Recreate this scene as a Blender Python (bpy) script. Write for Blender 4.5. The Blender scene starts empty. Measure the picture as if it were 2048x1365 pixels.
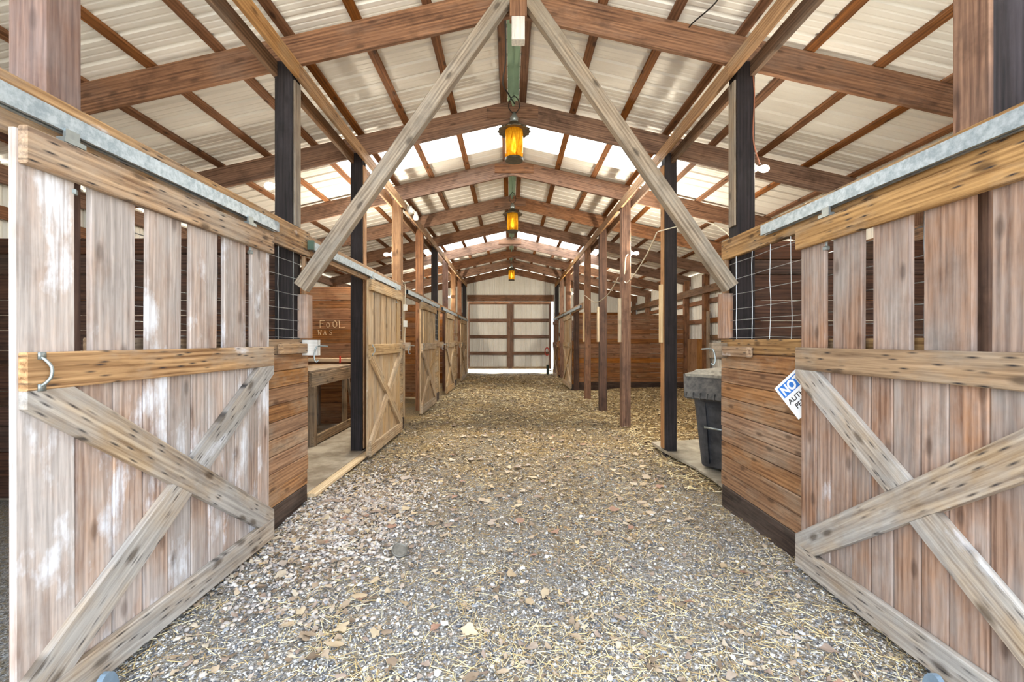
import bpy, math, random
import numpy as np
from mathutils import Vector, Matrix

random.seed(7)
RNG = np.random.default_rng(11)
SC = bpy.context.scene
COL = SC.collection

# ------------------------------------------------------------------ camera, world, light, exposure
cam_d = bpy.data.cameras.new('camera')
cam_d.sensor_width = 36.0
cam_d.lens = 36.0 * 880 / 2048
cam_d.shift_x = 0.0017
cam_d.clip_start = 0.05
cam_d.clip_end = 200
cam = bpy.data.objects.new('camera', cam_d)
COL.objects.link(cam)
cam.location = (0, 0, 1.52)
cam.rotation_euler = (math.radians(90), 0, 0)
SC.camera = cam

wd = bpy.data.worlds.new('overcast_sky')
SC.world = wd
wd.use_nodes = True
bg = wd.node_tree.nodes['Background']
bg.inputs[0].default_value = (0.78, 0.89, 1.0, 1)
bg.inputs[1].default_value = 1.75

sun_d = bpy.data.lights.new('sun', 'SUN')
sun_d.energy = 7.0
sun_d.angle = math.radians(50)
sun_d.color = (1.0, 0.97, 0.9)
sun = bpy.data.objects.new('sun', sun_d)
COL.objects.link(sun)
sun.rotation_euler = (math.radians(-14), math.radians(10), 0)

SC.view_settings.view_transform = 'Standard'
SC.view_settings.look = 'None'
SC.view_settings.gamma = 1
SC.view_settings.use_curve_mapping = False
SC.view_settings.exposure = 2.05
SC.cycles.max_bounces = 8
SC.cycles.diffuse_bounces = 5
SC.cycles.transparent_max_bounces = 8
SC.cycles.caustics_reflective = False
SC.cycles.caustics_refractive = False
SC.cycles.sample_clamp_indirect = 6
SC.cycles.use_denoising = True

# ------------------------------------------------------------------ materials
def srgb(r, g, b):
    f = lambda c: (c / 255 / 12.92) if c / 255 <= 0.04045 else ((c / 255 + 0.055) / 1.055) ** 2.4
    return (f(r), f(g), f(b), 1)


class NT:
    def __init__(s, name):
        s.m = bpy.data.materials.new(name)
        s.m.use_nodes = True
        s.t = s.m.node_tree
        s.p = s.t.nodes['Principled BSDF']
        s.out = s.t.nodes['Material Output']

    def n(s, ty, **kw):
        x = s.t.nodes.new(ty)
        for k, v in kw.items():
            if k.startswith('i_'):
                x.inputs[k[2:].replace('_', ' ')].default_value = v
            else:
                setattr(x, k, v)
        return x

    def l(s, a, b):
        s.t.links.new(a, b)

    def ramp(s, src, p0, p1, c0=(0, 0, 0, 1), c1=(1, 1, 1, 1)):
        r = s.n('ShaderNodeValToRGB')
        r.color_ramp.elements[0].position = p0
        r.color_ramp.elements[1].position = p1
        r.color_ramp.elements[0].color = c0
        r.color_ramp.elements[1].color = c1
        s.l(src, r.inputs[0])
        return r.outputs[0]

    def mix(s, fac, a, b, mode='MIX'):
        x = s.n('ShaderNodeMix', data_type='RGBA', blend_type=mode)
        if isinstance(fac, (int, float)):
            x.inputs[0].default_value = fac
        else:
            s.l(fac, x.inputs[0])
        for i, v in ((6, a), (7, b)):
            if isinstance(v, tuple):
                x.inputs[i].default_value = v
            else:
                s.l(v, x.inputs[i])
        return x.outputs[2]

    def math(s, op, a, b=0.0):
        x = s.n('ShaderNodeMath', operation=op)
        for i, v in ((0, a), (1, b)):
            if isinstance(v, (int, float)):
                x.inputs[i].default_value = v
            else:
                s.l(v, x.inputs[i])
        return x.outputs[0]

    def scaled(s, vec, sc):
        x = s.n('ShaderNodeVectorMath', operation='MULTIPLY')
        s.l(vec, x.inputs[0])
        x.inputs[1].default_value = sc
        return x.outputs[0]

    def noise(s, vec, scale, detail=3, rough=.55, dist=0.0):
        x = s.n('ShaderNodeTexNoise')
        x.inputs['Scale'].default_value = scale
        x.inputs['Detail'].default_value = detail
        x.inputs['Roughness'].default_value = rough
        x.inputs['Distortion'].default_value = dist
        if vec is not None:
            s.l(vec, x.inputs['Vector'])
        return x.outputs['Fac']

    def voro(s, vec, scale, rnd=1.0, out='Distance', feature='F1', dims='3D'):
        x = s.n('ShaderNodeTexVoronoi', feature=feature, voronoi_dimensions=dims)
        x.inputs['Scale'].default_value = scale
        x.inputs['Randomness'].default_value = rnd
        if vec is not None:
            s.l(vec, x.inputs['Vector'])
        return x.outputs[out]


def wood(name, dark, light, grey=None, grey_amt=0.0, nails=0.0, paint=0.0, paintcol=(0.72, 0.76, 0.84, 1), vary=.18,
         rough=.72, knots=.6, dirt=.25):
    k = NT(name)
    tc = k.n('ShaderNodeTexCoord').outputs['Object']
    oi = k.n('ShaderNodeObjectInfo').outputs['Random']
    cmb = k.n('ShaderNodeCombineXYZ')
    k.l(k.math('MULTIPLY', oi, 37.0), cmb.inputs[0])
    k.l(k.math('MULTIPLY', oi, 91.0), cmb.inputs[1])
    k.l(k.math('MULTIPLY', oi, 53.0), cmb.inputs[2])
    ad = k.n('ShaderNodeVectorMath', operation='ADD')
    k.l(tc, ad.inputs[0])
    k.l(cmb.outputs[0], ad.inputs[1])
    v = ad.outputs[0]
    fine = k.noise(k.scaled(v, (2.2, 55, 55)), 1.0, 5, .6, .3)
    broad = k.noise(k.scaled(v, (.7, 9, 9)), 1.0, 3, .5, 1.2)
    w = k.n('ShaderNodeTexWave', wave_type='BANDS', bands_direction='Y')
    w.inputs['Scale'].default_value = 1.0
    w.inputs['Distortion'].default_value = 7.0
    w.inputs['Detail'].default_value = 2.5
    w.inputs['Detail Scale'].default_value = .6
    k.l(k.scaled(v, (.55, 11, 11)), w.inputs['Vector'])
    g = k.math('ADD', k.math('MULTIPLY', fine, .74), k.math('MULTIPLY', w.outputs['Fac'], .11))
    g = k.math('ADD', g, k.math('MULTIPLY', broad, .28))
    c = k.mix(k.ramp(g, .40, .72), dark, light)
    if grey is not None and grey_amt > 0:
        wn = k.noise(k.scaled(v, (1.0, 2.4, 2.4)), 1.6, 5, .65)
        lo = .72 - .5 * grey_amt
        c = k.mix(k.ramp(wn, lo - .12, lo + .16), c, k.mix(k.ramp(fine, .38, .66), tuple(x * .62 for x in grey[:3]) + (1,), grey))
    # dark dirt
    dn = k.noise(v, 3.3, 5, .65)
    c = k.mix(k.math('MULTIPLY', k.ramp(dn, .52, .72), dirt), c, tuple(x * .28 for x in dark[:3]) + (1,))
    if knots > 0:
        kv = k.voro(k.scaled(v, (1.9, 4.6, 1)), 1.0, dims='2D')
        kf = k.ramp(kv, .045, .11, (1, 1, 1, 1), (0, 0, 0, 1))
        c = k.mix(k.math('MULTIPLY', kf, knots), c, tuple(x * .3 for x in dark[:3]) + (1,))
    if paint > 0:
        pn = k.noise(k.scaled(v, (1.0, 1.9, 1.9)), 2.0, 6, .62)
        pf = k.ramp(pn, .70 - .25 * paint, .80 - .25 * paint)
        pf = k.math('MULTIPLY', pf, k.ramp(fine, .25, .55))
        c = k.mix(k.math('MULTIPLY', pf, .85), c, paintcol)
    if nails > 0:
        nv = k.voro(k.scaled(v, (5.0, 30, 1)), 1.0, .92, dims='2D')
        nf = k.ramp(nv, .03, .19, (1, 1, 1, 1), (0, 0, 0, 1))
        nm = k.ramp(k.noise(v, 2.6, 2), .40, .52)
        c = k.mix(k.math('MULTIPLY', k.math('MULTIPLY', nf, nm), nails), c, (0.018, 0.016, 0.02, 1))
    hv = k.n('ShaderNodeHueSaturation')
    mr = k.n('ShaderNodeMapRange')
    k.l(oi, mr.inputs[0])
    mr.inputs[3].default_value = 1 - vary
    mr.inputs[4].default_value = 1 + vary
    k.l(mr.outputs[0], hv.inputs['Value'])
    sr = k.n('ShaderNodeMapRange')
    k.l(k.math('FRACT', k.math('MULTIPLY', oi, 17.3)), sr.inputs[0])
    sr.inputs[3].default_value = .82
    sr.inputs[4].default_value = 1.12
    k.l(sr.outputs[0], hv.inputs['Saturation'])
    k.l(c, hv.inputs['Color'])
    k.l(hv.outputs[0], k.p.inputs['Base Color'])
    k.p.inputs['Roughness'].default_value = rough
    k.p.inputs['Specular IOR Level'].default_value = .3
    b = k.n('ShaderNodeBump')
    b.inputs['Strength'].default_value = .45
    b.inputs['Distance'].default_value = .004
    k.l(g, b.inputs['Height'])
    k.l(b.outputs[0], k.p.inputs['Normal'])
    return k.m


def plain(name, col, rough=.6, metal=0.0, var=0.0, scale=8.0, emis=None, es=1.0, col2=None, trans=0.0):
    k = NT(name)
    k.p.inputs['Roughness'].default_value = rough
    k.p.inputs['Metallic'].default_value = metal
    tc = k.n('ShaderNodeTexCoord').outputs['Object']
    c2 = col2 if col2 else tuple(x * (1 - var) for x in col[:3]) + (1,)
    nn = k.noise(tc, scale, 5, .65)
    k.l(k.mix(k.ramp(nn, .38, .62), c2, col), k.p.inputs['Base Color'])
    if emis:
        k.p.inputs['Emission Color'].default_value = emis
        k.p.inputs['Emission Strength'].default_value = es
    if trans:
        k.p.inputs['Transmission Weight'].default_value = trans
    return k.m


M = {}
M['door_wood'] = wood('door_wood', srgb(118, 84, 64), srgb(196, 164, 140), srgb(196, 184, 178), .62, .15, .62, srgb(226, 230, 240), .13, knots=.5, dirt=.2)
M['door_wood_right'] = wood('door_wood_right', srgb(104, 70, 50), srgb(176, 136, 108), srgb(172, 158, 150), .45, .12, .16, srgb(205, 205, 212), .14, knots=.55, dirt=.3)
M['rail_wood'] = wood('rail_wood', srgb(114, 82, 56), srgb(196, 160, 120), srgb(182, 168, 152), .3, 1.0, .3, srgb(225, 225, 232), .08, knots=.7, dirt=.25)
M['rail_wood_right'] = wood('rail_wood_right', srgb(110, 80, 52), srgb(186, 150, 108), srgb(176, 160, 140), .2, 1.0, .0, srgb(225, 225, 232), .08, knots=.7, dirt=.25)
M['brace_wood'] = wood('brace_wood', srgb(122, 96, 70), srgb(196, 172, 142), srgb(190, 184, 178), .62, .9, .25, srgb(215, 218, 228), .08, knots=.7, dirt=.25)
M['plank_near'] = wood('plank_near', srgb(112, 74, 46), srgb(178, 132, 90), srgb(186, 164, 140), .25, .35, .12, srgb(225, 215, 205), .14, knots=.6, dirt=.3)
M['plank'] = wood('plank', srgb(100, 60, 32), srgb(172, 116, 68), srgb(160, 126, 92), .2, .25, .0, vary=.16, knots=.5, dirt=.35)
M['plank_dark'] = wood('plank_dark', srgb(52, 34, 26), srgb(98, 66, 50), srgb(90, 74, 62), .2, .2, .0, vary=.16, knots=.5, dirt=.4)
M['far_door'] = wood('far_door', srgb(128, 100, 70), srgb(200, 170, 130), srgb(190, 172, 146), .3, .25, .08, srgb(228, 220, 205), .1, knots=.5, dirt=.22)
M['rafter'] = wood('rafter', srgb(88, 60, 44), srgb(152, 112, 84), srgb(140, 114, 98), .15, .15, .0, vary=.1, knots=.5, dirt=.5)
M['purlin'] = wood('purlin', srgb(96, 60, 34), srgb(148, 98, 58), None, 0, .25, .0, vary=.22, knots=.8, dirt=.4)
M['plate'] = wood('plate', srgb(126, 88, 52), srgb(186, 144, 98), srgb(170, 148, 120), .2, .15, .0, vary=.08, knots=.6, dirt=.35)
M['plate_old'] = wood('plate_old', srgb(92, 66, 44), srgb(146, 108, 76), srgb(130, 112, 96), .3, .15, .0, vary=.08, knots=.6, dirt=.4)
M['post_black'] = wood('post_black', srgb(22, 18, 19), srgb(50, 42, 42), srgb(64, 58, 62), .15, .1, .0, vary=.1, knots=.4, dirt=.4)
M['post_brown'] = wood('post_brown', srgb(90, 60, 44), srgb(152, 110, 80), srgb(96, 72, 60), .25, .15, .0, vary=.12, knots=.5, dirt=.6)
M['post_dark'] = wood('post_dark', srgb(52, 38, 34), srgb(104, 78, 64), srgb(80, 66, 60), .2, .1, .0, vary=.1, knots=.4, dirt=.6)
M['post_tan'] = wood('post_tan', srgb(128, 88, 54), srgb(190, 142, 94), None, 0, .2, .0, vary=.08, knots=.6, dirt=.35)
M['post_rose'] = wood('post_rose', srgb(100, 76, 68), srgb(152, 120, 104), srgb(138, 122, 118), .3, .1, .0, vary=.06, knots=.4, dirt=.4)
M['grey_beam'] = wood('grey_beam', srgb(106, 90, 74), srgb(170, 152, 130), srgb(160, 152, 140), .35, .12, .0, vary=.06, knots=.7, dirt=.4)
M['bench_wood'] = wood('bench_wood', srgb(92, 72, 52), srgb(168, 140, 108), srgb(158, 142, 122), .4, .3, .0, vary=.1, knots=.6, dirt=.5)
M['pale_wood'] = wood('pale_wood', srgb(180, 150, 110), srgb(226, 202, 164), None, 0, .1, .0, vary=.05, knots=.4, dirt=.12)
M['base_board'] = wood('base_board', srgb(42, 32, 28), srgb(84, 66, 56), srgb(110, 96, 86), .2, .1, .0, vary=.12, knots=.4, dirt=.5)
M['whitewood'] = wood('whitewood', srgb(190, 186, 180), srgb(228, 222, 212), None, 0, .15, .0, vary=.03, knots=.3, dirt=.2)
M['plywood'] = wood('plywood', srgb(132, 88, 50), srgb(186, 136, 84), None, 0, .1, .0, vary=.05, knots=.5, dirt=.3)
M['slab'] = plain('slab', srgb(176, 164, 146), .85, 0, 0, 2.2, col2=srgb(122, 108, 90))
M['mat'] = plain('mat', srgb(170, 160, 142), .8, 0, 0, 3.0, col2=srgb(128, 118, 102))
M['galv'] = plain('galvanised_steel', srgb(188, 200, 208), .42, .55, 0, 30.0, col2=srgb(150, 164, 174))
M['iron'] = plain('dark_iron', srgb(74, 72, 70), .5, .6, .4)
M['zinc'] = plain('zinc', srgb(164, 172, 172), .38, .7, .25)
M['wire'] = plain('wire', srgb(190, 192, 194), .4, .6, .2)
M['sheet_white'] = plain('sheet_white', srgb(240, 238, 232), .42, .0, 0, 1.3, col2=srgb(222, 220, 212))
M['sheet_wall'] = plain('sheet_wall', srgb(238, 236, 228), .5, .0, 0, 2.0, col2=srgb(230, 227, 218))
M['ridge_green'] = plain('ridge_green', srgb(150, 178, 150), .5, 0, .12, 6)
M['white_plastic'] = plain('white_plastic', srgb(235, 232, 222), .4, 0, .05)
M['black_cable'] = plain('black_cable', srgb(34, 34, 36), .6, 0, .2)
M['brown_cable'] = plain('brown_cable', srgb(150, 92, 66), .6, 0, .2)
M['white_cable'] = plain('white_cable', srgb(224, 214, 190), .6, 0, .1)
M['bulb'] = plain('bulb_glass', (.9, .9, .86, 1), .2, 0, 0, emis=(1, .9, .72, 1), es=2.5)
M['bulb_off'] = plain('bulb_off', (.85, .86, .82, 1), .25, 0, .03)
M['lantern_metal'] = plain('lantern_metal', srgb(92, 84, 68), .5, .5, .35, 20)
M['bin'] = plain('bin_plastic', srgb(72, 72, 74), .5, 0, 0, 7, col2=srgb(40, 41, 46))
M['bin_dusty'] = plain('bin_dusty', srgb(158, 152, 138), .8, 0, 0, 22, col2=srgb(126, 120, 110))
M['bin_lip'] = plain('bin_lip', srgb(98, 94, 89), .7, 0, 0, 16, col2=srgb(62, 60, 60))
M['sign_white'] = plain('sign_white', srgb(238, 240, 244), .4, 0, .03)
M['sign_blue'] = plain('sign_blue', srgb(52, 118, 204), .4, 0, .05)
M['sign_black'] = plain('sign_black', srgb(36, 36, 40), .5, 0, .1)
M['chalk'] = plain('chalk', srgb(214, 190, 152), .9, 0, .1)
M['red'] = plain('red_paint', srgb(196, 62, 44), .5, 0, .1)
M['green_pipe'] = plain('green_pipe', srgb(26, 50, 44), .5, 0, .2)
M['blue_grey'] = plain('blue_grey', srgb(130, 150, 168), .5, 0, .25, 12)
M['tin'] = plain('tin_lid', srgb(126, 122, 114), .6, .3, .35, 30)
M['box_green'] = plain('box_green', srgb(74, 96, 82), .5, 0, .2)


def mat_amber():
    k = NT('amber_glass')
    tc = k.n('ShaderNodeTexCoord').outputs['Object']
    nn = k.noise(k.scaled(tc, (14, 14, 3)), 2.0, 4, .7)
    c = k.ramp(nn, .35, .65, srgb(176, 110, 8), srgb(255, 206, 56))
    tr = k.n('ShaderNodeBsdfTranslucent')
    k.l(c, tr.inputs[0])
    k.l(c, k.p.inputs['Base Color'])
    k.p.inputs['Roughness'].default_value = .12
    tp = k.n('ShaderNodeBsdfTransparent')
    k.l(c, tp.inputs[0])
    m1 = k.n('ShaderNodeMixShader')
    m1.inputs[0].default_value = .35
    k.l(tr.outputs[0], m1.inputs[1])
    k.l(tp.outputs[0], m1.inputs[2])
    m2 = k.n('ShaderNodeMixShader')
    m2.inputs[0].default_value = .25
    k.l(m1.outputs[0], m2.inputs[1])
    k.l(k.p.outputs[0], m2.inputs[2])
    k.l(m2.outputs[0], k.out.inputs[0])
    return k.m


def mat_skylight():
    k = NT('fibreglass_skylight')
    tr = k.n('ShaderNodeBsdfTranslucent')
    tr.inputs[0].default_value = (.95, .95, .92, 1)
    tp = k.n('ShaderNodeBsdfTransparent')
    tp.inputs[0].default_value = (.97, .97, .94, 1)
    m1 = k.n('ShaderNodeMixShader')
    m1.inputs[0].default_value = .45
    k.l(tr.outputs[0], m1.inputs[1])
    k.l(tp.outputs[0], m1.inputs[2])
    k.l(m1.outputs[0], k.out.inputs[0])
    return k.m


def mat_roof():
    # painted ribbed steel, faintly streaked
    k = NT('roof_steel')
    geo = k.n('ShaderNodeNewGeometry').outputs['Position']
    nn = k.noise(k.scaled(geo, (1, 2.5, 1)), .9, 5, .6)
    c = k.ramp(nn, .35, .68, srgb(230, 226, 219), srgb(242, 240, 234))
    k.l(c, k.p.inputs['Base Color'])
    k.p.inputs['Roughness'].default_value = .45
    return k.m


def mat_ground():
    k = NT('barn_ground')
    geo = k.n('ShaderNodeNewGeometry').outputs['Position']
    sep = k.n('ShaderNodeSeparateXYZ')
    k.l(geo, sep.inputs[0])
    big = k.noise(geo, 1.3, 6, .7)
    fine = k.noise(geo, 38, 5, .75)
    vo = k.voro(geo, 85, 1, 'Color')
    peb = k.ramp(vo, .15, .85, srgb(92, 92, 96), srgb(206, 204, 202))
    dirt = k.ramp(fine, .3, .7, srgb(70, 62, 52), srgb(164, 148, 120))
    straw = k.ramp(fine, .35, .68, srgb(96, 72, 40), srgb(206, 172, 108))
    # depth of the aisle decides how much loose litter covers the gravel
    mr = k.n('ShaderNodeMapRange')
    k.l(k.math('ADD', sep.outputs[1], k.math('MULTIPLY', big, 3.0)), mr.inputs[0])
    mr.inputs[1].default_value = 4.2
    mr.inputs[2].default_value = 8.0
    mr2 = k.n('ShaderNodeMapRange')
    k.l(k.math('ADD', sep.outputs[0], k.math('MULTIPLY', big, 1.0)), mr2.inputs[0])
    mr2.inputs[1].default_value = 2.1
    mr2.inputs[2].default_value = 2.9
    c = k.mix(mr.outputs[0], k.mix(k.ramp(fine, .42, .62), peb, dirt), dirt)
    sfac = k.math('MAXIMUM', k.math('MULTIPLY', mr.outputs[0], k.ramp(big, .38, .62)), mr2.outputs[0])
    c = k.mix(k.math('MULTIPLY', sfac, .7), c, straw)
    k.l(c, k.p.inputs['Base Color'])
    k.p.inputs['Roughness'].default_value = .95
    b = k.n('ShaderNodeBump')
    b.inputs['Strength'].default_value = .9
    b.inputs['Distance'].default_value = .02
    k.l(k.math('ADD', fine, k.math('MULTIPLY', k.voro(geo, 85), .8)), b.inputs['Height'])
    k.l(b.outputs[0], k.p.inputs['Normal'])
    return k.m


def mat_island(name, cols, rough=.85, obj=False):
    k = NT(name)
    if obj:
        src = k.n('ShaderNodeObjectInfo').outputs['Random']
    else:
        src = k.n('ShaderNodeNewGeometry').outputs['Random Per Island']
    r = k.n('ShaderNodeValToRGB')
    r.color_ramp.interpolation = 'CONSTANT'
    n = len(cols)
    while len(r.color_ramp.elements) < n:
        r.color_ramp.elements.new(1)
    for i, c in enumerate(cols):
        r.color_ramp.elements[i].position = i / n
        r.color_ramp.elements[i].color = srgb(*c)
    k.l(src, r.inputs[0])
    k.l(r.outputs[0], k.p.inputs['Base Color'])
    k.p.inputs['Roughness'].default_value = rough
    return k.m


M['amber'] = mat_amber()
M['skylight'] = mat_skylight()
M['roof'] = mat_roof()
M['ground'] = mat_ground()
STONES = [(164, 164, 168), (208, 206, 206), (126, 126, 132), (232, 230, 228), (100, 104, 112), (180, 172, 164), (84, 86, 94), (196, 194, 194), (146, 136, 128), (218, 214, 208)]
M['gravel'] = mat_island('gravel_stones', STONES, .8)
M['pebble'] = mat_island('pebble_stone', [(226, 224, 222), (196, 194, 196), (236, 234, 230), (150, 152, 158), (206, 196, 184)], .7, True)
M['straw'] = mat_island('straw_stalks', [(216, 194, 142), (232, 214, 170), (192, 164, 112), (224, 204, 156), (172, 144, 98), (238, 226, 192)], .6)
LEAFC = [(166, 146, 124), (186, 166, 142), (142, 122, 102), (190, 176, 156), (152, 132, 118), (172, 156, 142), (122, 104, 86)]
M['leaf_stuff'] = mat_island('leaf_litter', LEAFC, .8)
M['leaf'] = mat_island('dry_leaf', LEAFC[:3] + [(158, 122, 102)] + LEAFC[3:] + [(190, 170, 140), (196, 178, 150), (184, 162, 132)], .8, True)
M['chips'] = mat_island('wood_chips', [(178, 150, 106), (134, 108, 76), (98, 80, 58), (200, 176, 134), (76, 62, 48), (150, 124, 88), (108, 92, 74)], .85)

# ------------------------------------------------------------------ object helpers
WM = {}


def link(o, par=None, W=None):
    COL.objects.link(o)
    W = W if W is not None else Matrix.Identity(4)
    WM[o.name] = W
    if par is not None:
        o.parent = par
        o.matrix_basis = WM[par.name].inverted() @ W
    else:
        o.matrix_basis = W
    return o


def empty(name, loc, label=None, cat=None, group=None, kind=None, par=None):
    o = bpy.data.objects.new(name, None)
    o.empty_display_size = .1
    link(o, par, Matrix.Translation(loc))
    return tag(o, label, cat, group, kind)


def tag(o, label=None, cat=None, group=None, kind=None):
    if label: o['label'] = label
    if cat: o['category'] = cat
    if group: o['group'] = group
    if kind: o['kind'] = kind
    return o


def meshobj(name, me, mat, par=None, W=None):
    if not me.materials:
        me.materials.append(M[mat] if isinstance(mat, str) else mat)
    return link(bpy.data.objects.new(name, me), par, W)


def frame(a, b, wdir):
    a, b, wdir = Vector(a), Vector(b), Vector(wdir)
    ex = (b - a).normalized()
    ey = (wdir - ex * wdir.dot(ex)).normalized()
    ez = ex.cross(ey)
    m = Matrix((ex, ey, ez)).transposed().to_4x4()
    m.translation = (a + b) / 2
    return m, (b - a).length


_cache = {}


def plank_mesh(L, w, t, mat, cham=None):
    key = (round(L, 3), round(w, 3), round(t, 3), mat)
    if key in _cache:
        return _cache[key]
    c = min(.005, t * .18, w * .18) if cham is None else cham
    hw, ht = w / 2, t / 2
    ring = [(-hw + c, -ht), (hw - c, -ht), (hw, -ht + c), (hw, ht - c), (hw - c, ht), (-hw + c, ht), (-hw, ht - c), (-hw, -ht + c)]
    vs = [(-L / 2, y, z) for y, z in ring] + [(L / 2, y, z) for y, z in ring]
    fs = [tuple(range(7, -1, -1)), tuple(range(8, 16))]
    for i in range(8):
        j = (i + 1) % 8
        fs.append((i, j, 8 + j, 8 + i))
    me = bpy.data.meshes.new('plank')
    me.from_pydata(vs, [], fs)
    me.update()
    me.materials.append(M[mat])
    _cache[key] = me
    return me


def board(name, a, b, w, t, wdir, mat, par=None):
    W, L = frame(a, b, wdir)
    return link(bpy.data.objects.new(name, plank_mesh(L, w, t, mat)), par, W)


def clip(poly, n, d):
    """keep the part of a convex polygon where p.n <= d"""
    out = []
    for i in range(len(poly)):
        p, q = poly[i], poly[(i + 1) % len(poly)]
        a = p[0] * n[0] + p[1] * n[1] - d
        b = q[0] * n[0] + q[1] * n[1] - d
        if a <= 0: out.append(p)
        if a * b < 0:
            t = a / (a - b)
            out.append((p[0] + (q[0] - p[0]) * t, p[1] + (q[1] - p[1]) * t))
    return out


def prism(name, poly, t, W, mat, par=None):
    n = len(poly)
    area = sum(poly[i][0] * poly[(i + 1) % n][1] - poly[(i + 1) % n][0] * poly[i][1] for i in range(n))
    if area < 0: poly = poly[::-1]
    vs = [(x, y, -t / 2) for x, y in poly] + [(x, y, t / 2) for x, y in poly]
    fs = [tuple(range(n - 1, -1, -1)), tuple(range(n, 2 * n))] + [(i, (i + 1) % n, n + (i + 1) % n, n + i) for i in range(n)]
    me = bpy.data.meshes.new(name)
    me.from_pydata(vs, [], fs)
    me.update()
    return meshobj(name, me, mat, par, W)


class MB:
    """collects simple shapes into one mesh"""
    def __init__(s):
        s.v, s.f = [], []

    def add(s, vs, fs):
        o = len(s.v)
        s.v += [tuple(v) for v in vs]
        s.f += [tuple(i + o for i in f) for f in fs]
        return s

    def box(s, x0, x1, y0, y1, z0, z1):
        vs = [(x, y, z) for x in (x0, x1) for y in (y0, y1) for z in (z0, z1)]
        return s.add(vs, [(0, 1, 3, 2), (4, 6, 7, 5), (0, 4, 5, 1), (2, 3, 7, 6), (0, 2, 6, 4), (1, 5, 7, 3)])

    def tube(s, pts, r, n=6, cap=True):
        pts = [Vector(p) for p in pts]
        rr = r if isinstance(r, (list, tuple)) else [r] * len(pts)
        rings = []
        ref = None
        for i, p in enumerate(pts):
            d = (pts[min(i + 1, len(pts) - 1)] - pts[max(i - 1, 0)]).normalized()
            if ref is None or abs(ref.dot(d)) > .98:
                ref = Vector((0, 0, 1)) if abs(d.z) < .9 else Vector((1, 0, 0))
            u = (ref - d * ref.dot(d)).normalized()
            w = d.cross(u)
            ref = u
            rings.append([p + (u * math.cos(2 * math.pi * k / n) + w * math.sin(2 * math.pi * k / n)) * rr[i] for k in range(n)])
        vs = [v for r_ in rings for v in r_]
        fs = []
        for i in range(len(rings) - 1):
            for k in range(n):
                k2 = (k + 1) % n
                fs.append((i * n + k, i * n + k2, (i + 1) * n + k2, (i + 1) * n + k))
        if cap:
            fs.append(tuple(range(n - 1, -1, -1)))
            fs.append(tuple((len(rings) - 1) * n + k for k in range(n)))
        return s.add(vs, fs)

    def lathe(s, prof, c=(0, 0, 0), n=20, axis='z', wob=None):
        vs, fs = [], []
        for i, (r, h) in enumerate(prof):
            for k in range(n):
                a = 2 * math.pi * k / n
                rr = r * (wob[i](a) if wob and wob[i] else 1)
                x, y, z = rr * math.cos(a), rr * math.sin(a), h
                if axis == 'x': x, y, z = z, x, y
                if axis == 'y': x, y, z = x, z, y
                vs.append((x + c[0], y + c[1], z + c[2]))
        for i in range(len(prof) - 1):
            for k in range(n):
                k2 = (k + 1) % n
                fs.append((i * n + k, i * n + k2, (i + 1) * n + k2, (i + 1) * n + k))
        fs.append(tuple(range(n - 1, -1, -1)))
        fs.append(tuple((len(prof) - 1) * n + k for k in range(n)))
        return s.add(vs, fs)

    def build(s, name, mat, par=None, W=None, smooth=False):
        me = bpy.data.meshes.new(name)
        if W is not None or par is not None or True:
            W = W if W is not None else Matrix.Identity(4)
        me.from_pydata(s.v, [], s.f)
        me.update()
        if smooth:
            me.polygons.foreach_set('use_smooth', [True] * len(me.polygons))
        return meshobj(name, me, mat, par, W)


def at(x, y, z):
    return Matrix.Translation((x, y, z))


def smoothpath(pts, k=6):
    P = [Vector(p) for p in pts]
    P = [P[0]] + P + [P[-1]]
    out = []
    for i in range(1, len(P) - 2):
        for j in range(k):
            t = j / k
            a, b, c, d = P[i - 1], P[i], P[i + 1], P[i + 2]
            out.append(.5 * ((2 * b) + (c - a) * t + (2 * a - 5 * b + 4 * c - d) * t * t + (3 * b - a - 3 * c + d) * t ** 3))
    out.append(P[-2])
    return out


# ------------------------------------------------------------------ ground
def gz(x, y):
    """ground height, works on arrays"""
    s = 1 / (1 + np.exp(-(y - 16.5) * 1.3))
    h = .10 * s
    h = h + .010 * np.sin(x * 2.1 + y * 1.3) + .008 * np.sin(x * 5.3 - y * 3.1) + .006 * np.sin(x * 9 + y * 7.7)
    h = h + .05 * np.exp(-((x + 1.35) ** 2 / .25 + (y - 3.9) ** 2 / .5))
    r = np.clip((x - 2.3) / 1.2, 0, 1) * np.clip((y - 6.5) / 3, 0, 1)
    h = h + .09 * r
    return h


def make_floor():
    xs = np.concatenate([np.arange(-7, -2.2, .25), np.arange(-2.2, 2.4, .05), np.arange(2.4, 7.01, .2)])
    ys = np.concatenate([np.arange(-5, 1.4, .4), np.arange(1.4, 8, .06), np.arange(8, 22, .15)])
    X, Y = np.meshgrid(xs, ys)
    Z = gz(X, Y) + RNG.normal(0, .0025, X.shape)
    nx, ny = len(xs), len(ys)
    v = np.stack([X.ravel(), Y.ravel(), Z.ravel()], 1)
    i = np.arange(nx * ny).reshape(ny, nx)
    q = np.stack([i[:-1, :-1], i[:-1, 1:], i[1:, 1:], i[1:, :-1]], -1).reshape(-1, 4)
    me = bpy.data.meshes.new('floor')
    me.from_pydata(v.tolist(), [], q.tolist())
    me.polygons.foreach_set('use_smooth', np.ones(len(q), bool))
    me.update()
    o = meshobj('floor', me, 'ground')
    return tag(o, 'gravel, dirt and straw floor of the barn aisle', kind='structure')


floor = make_floor()


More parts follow.
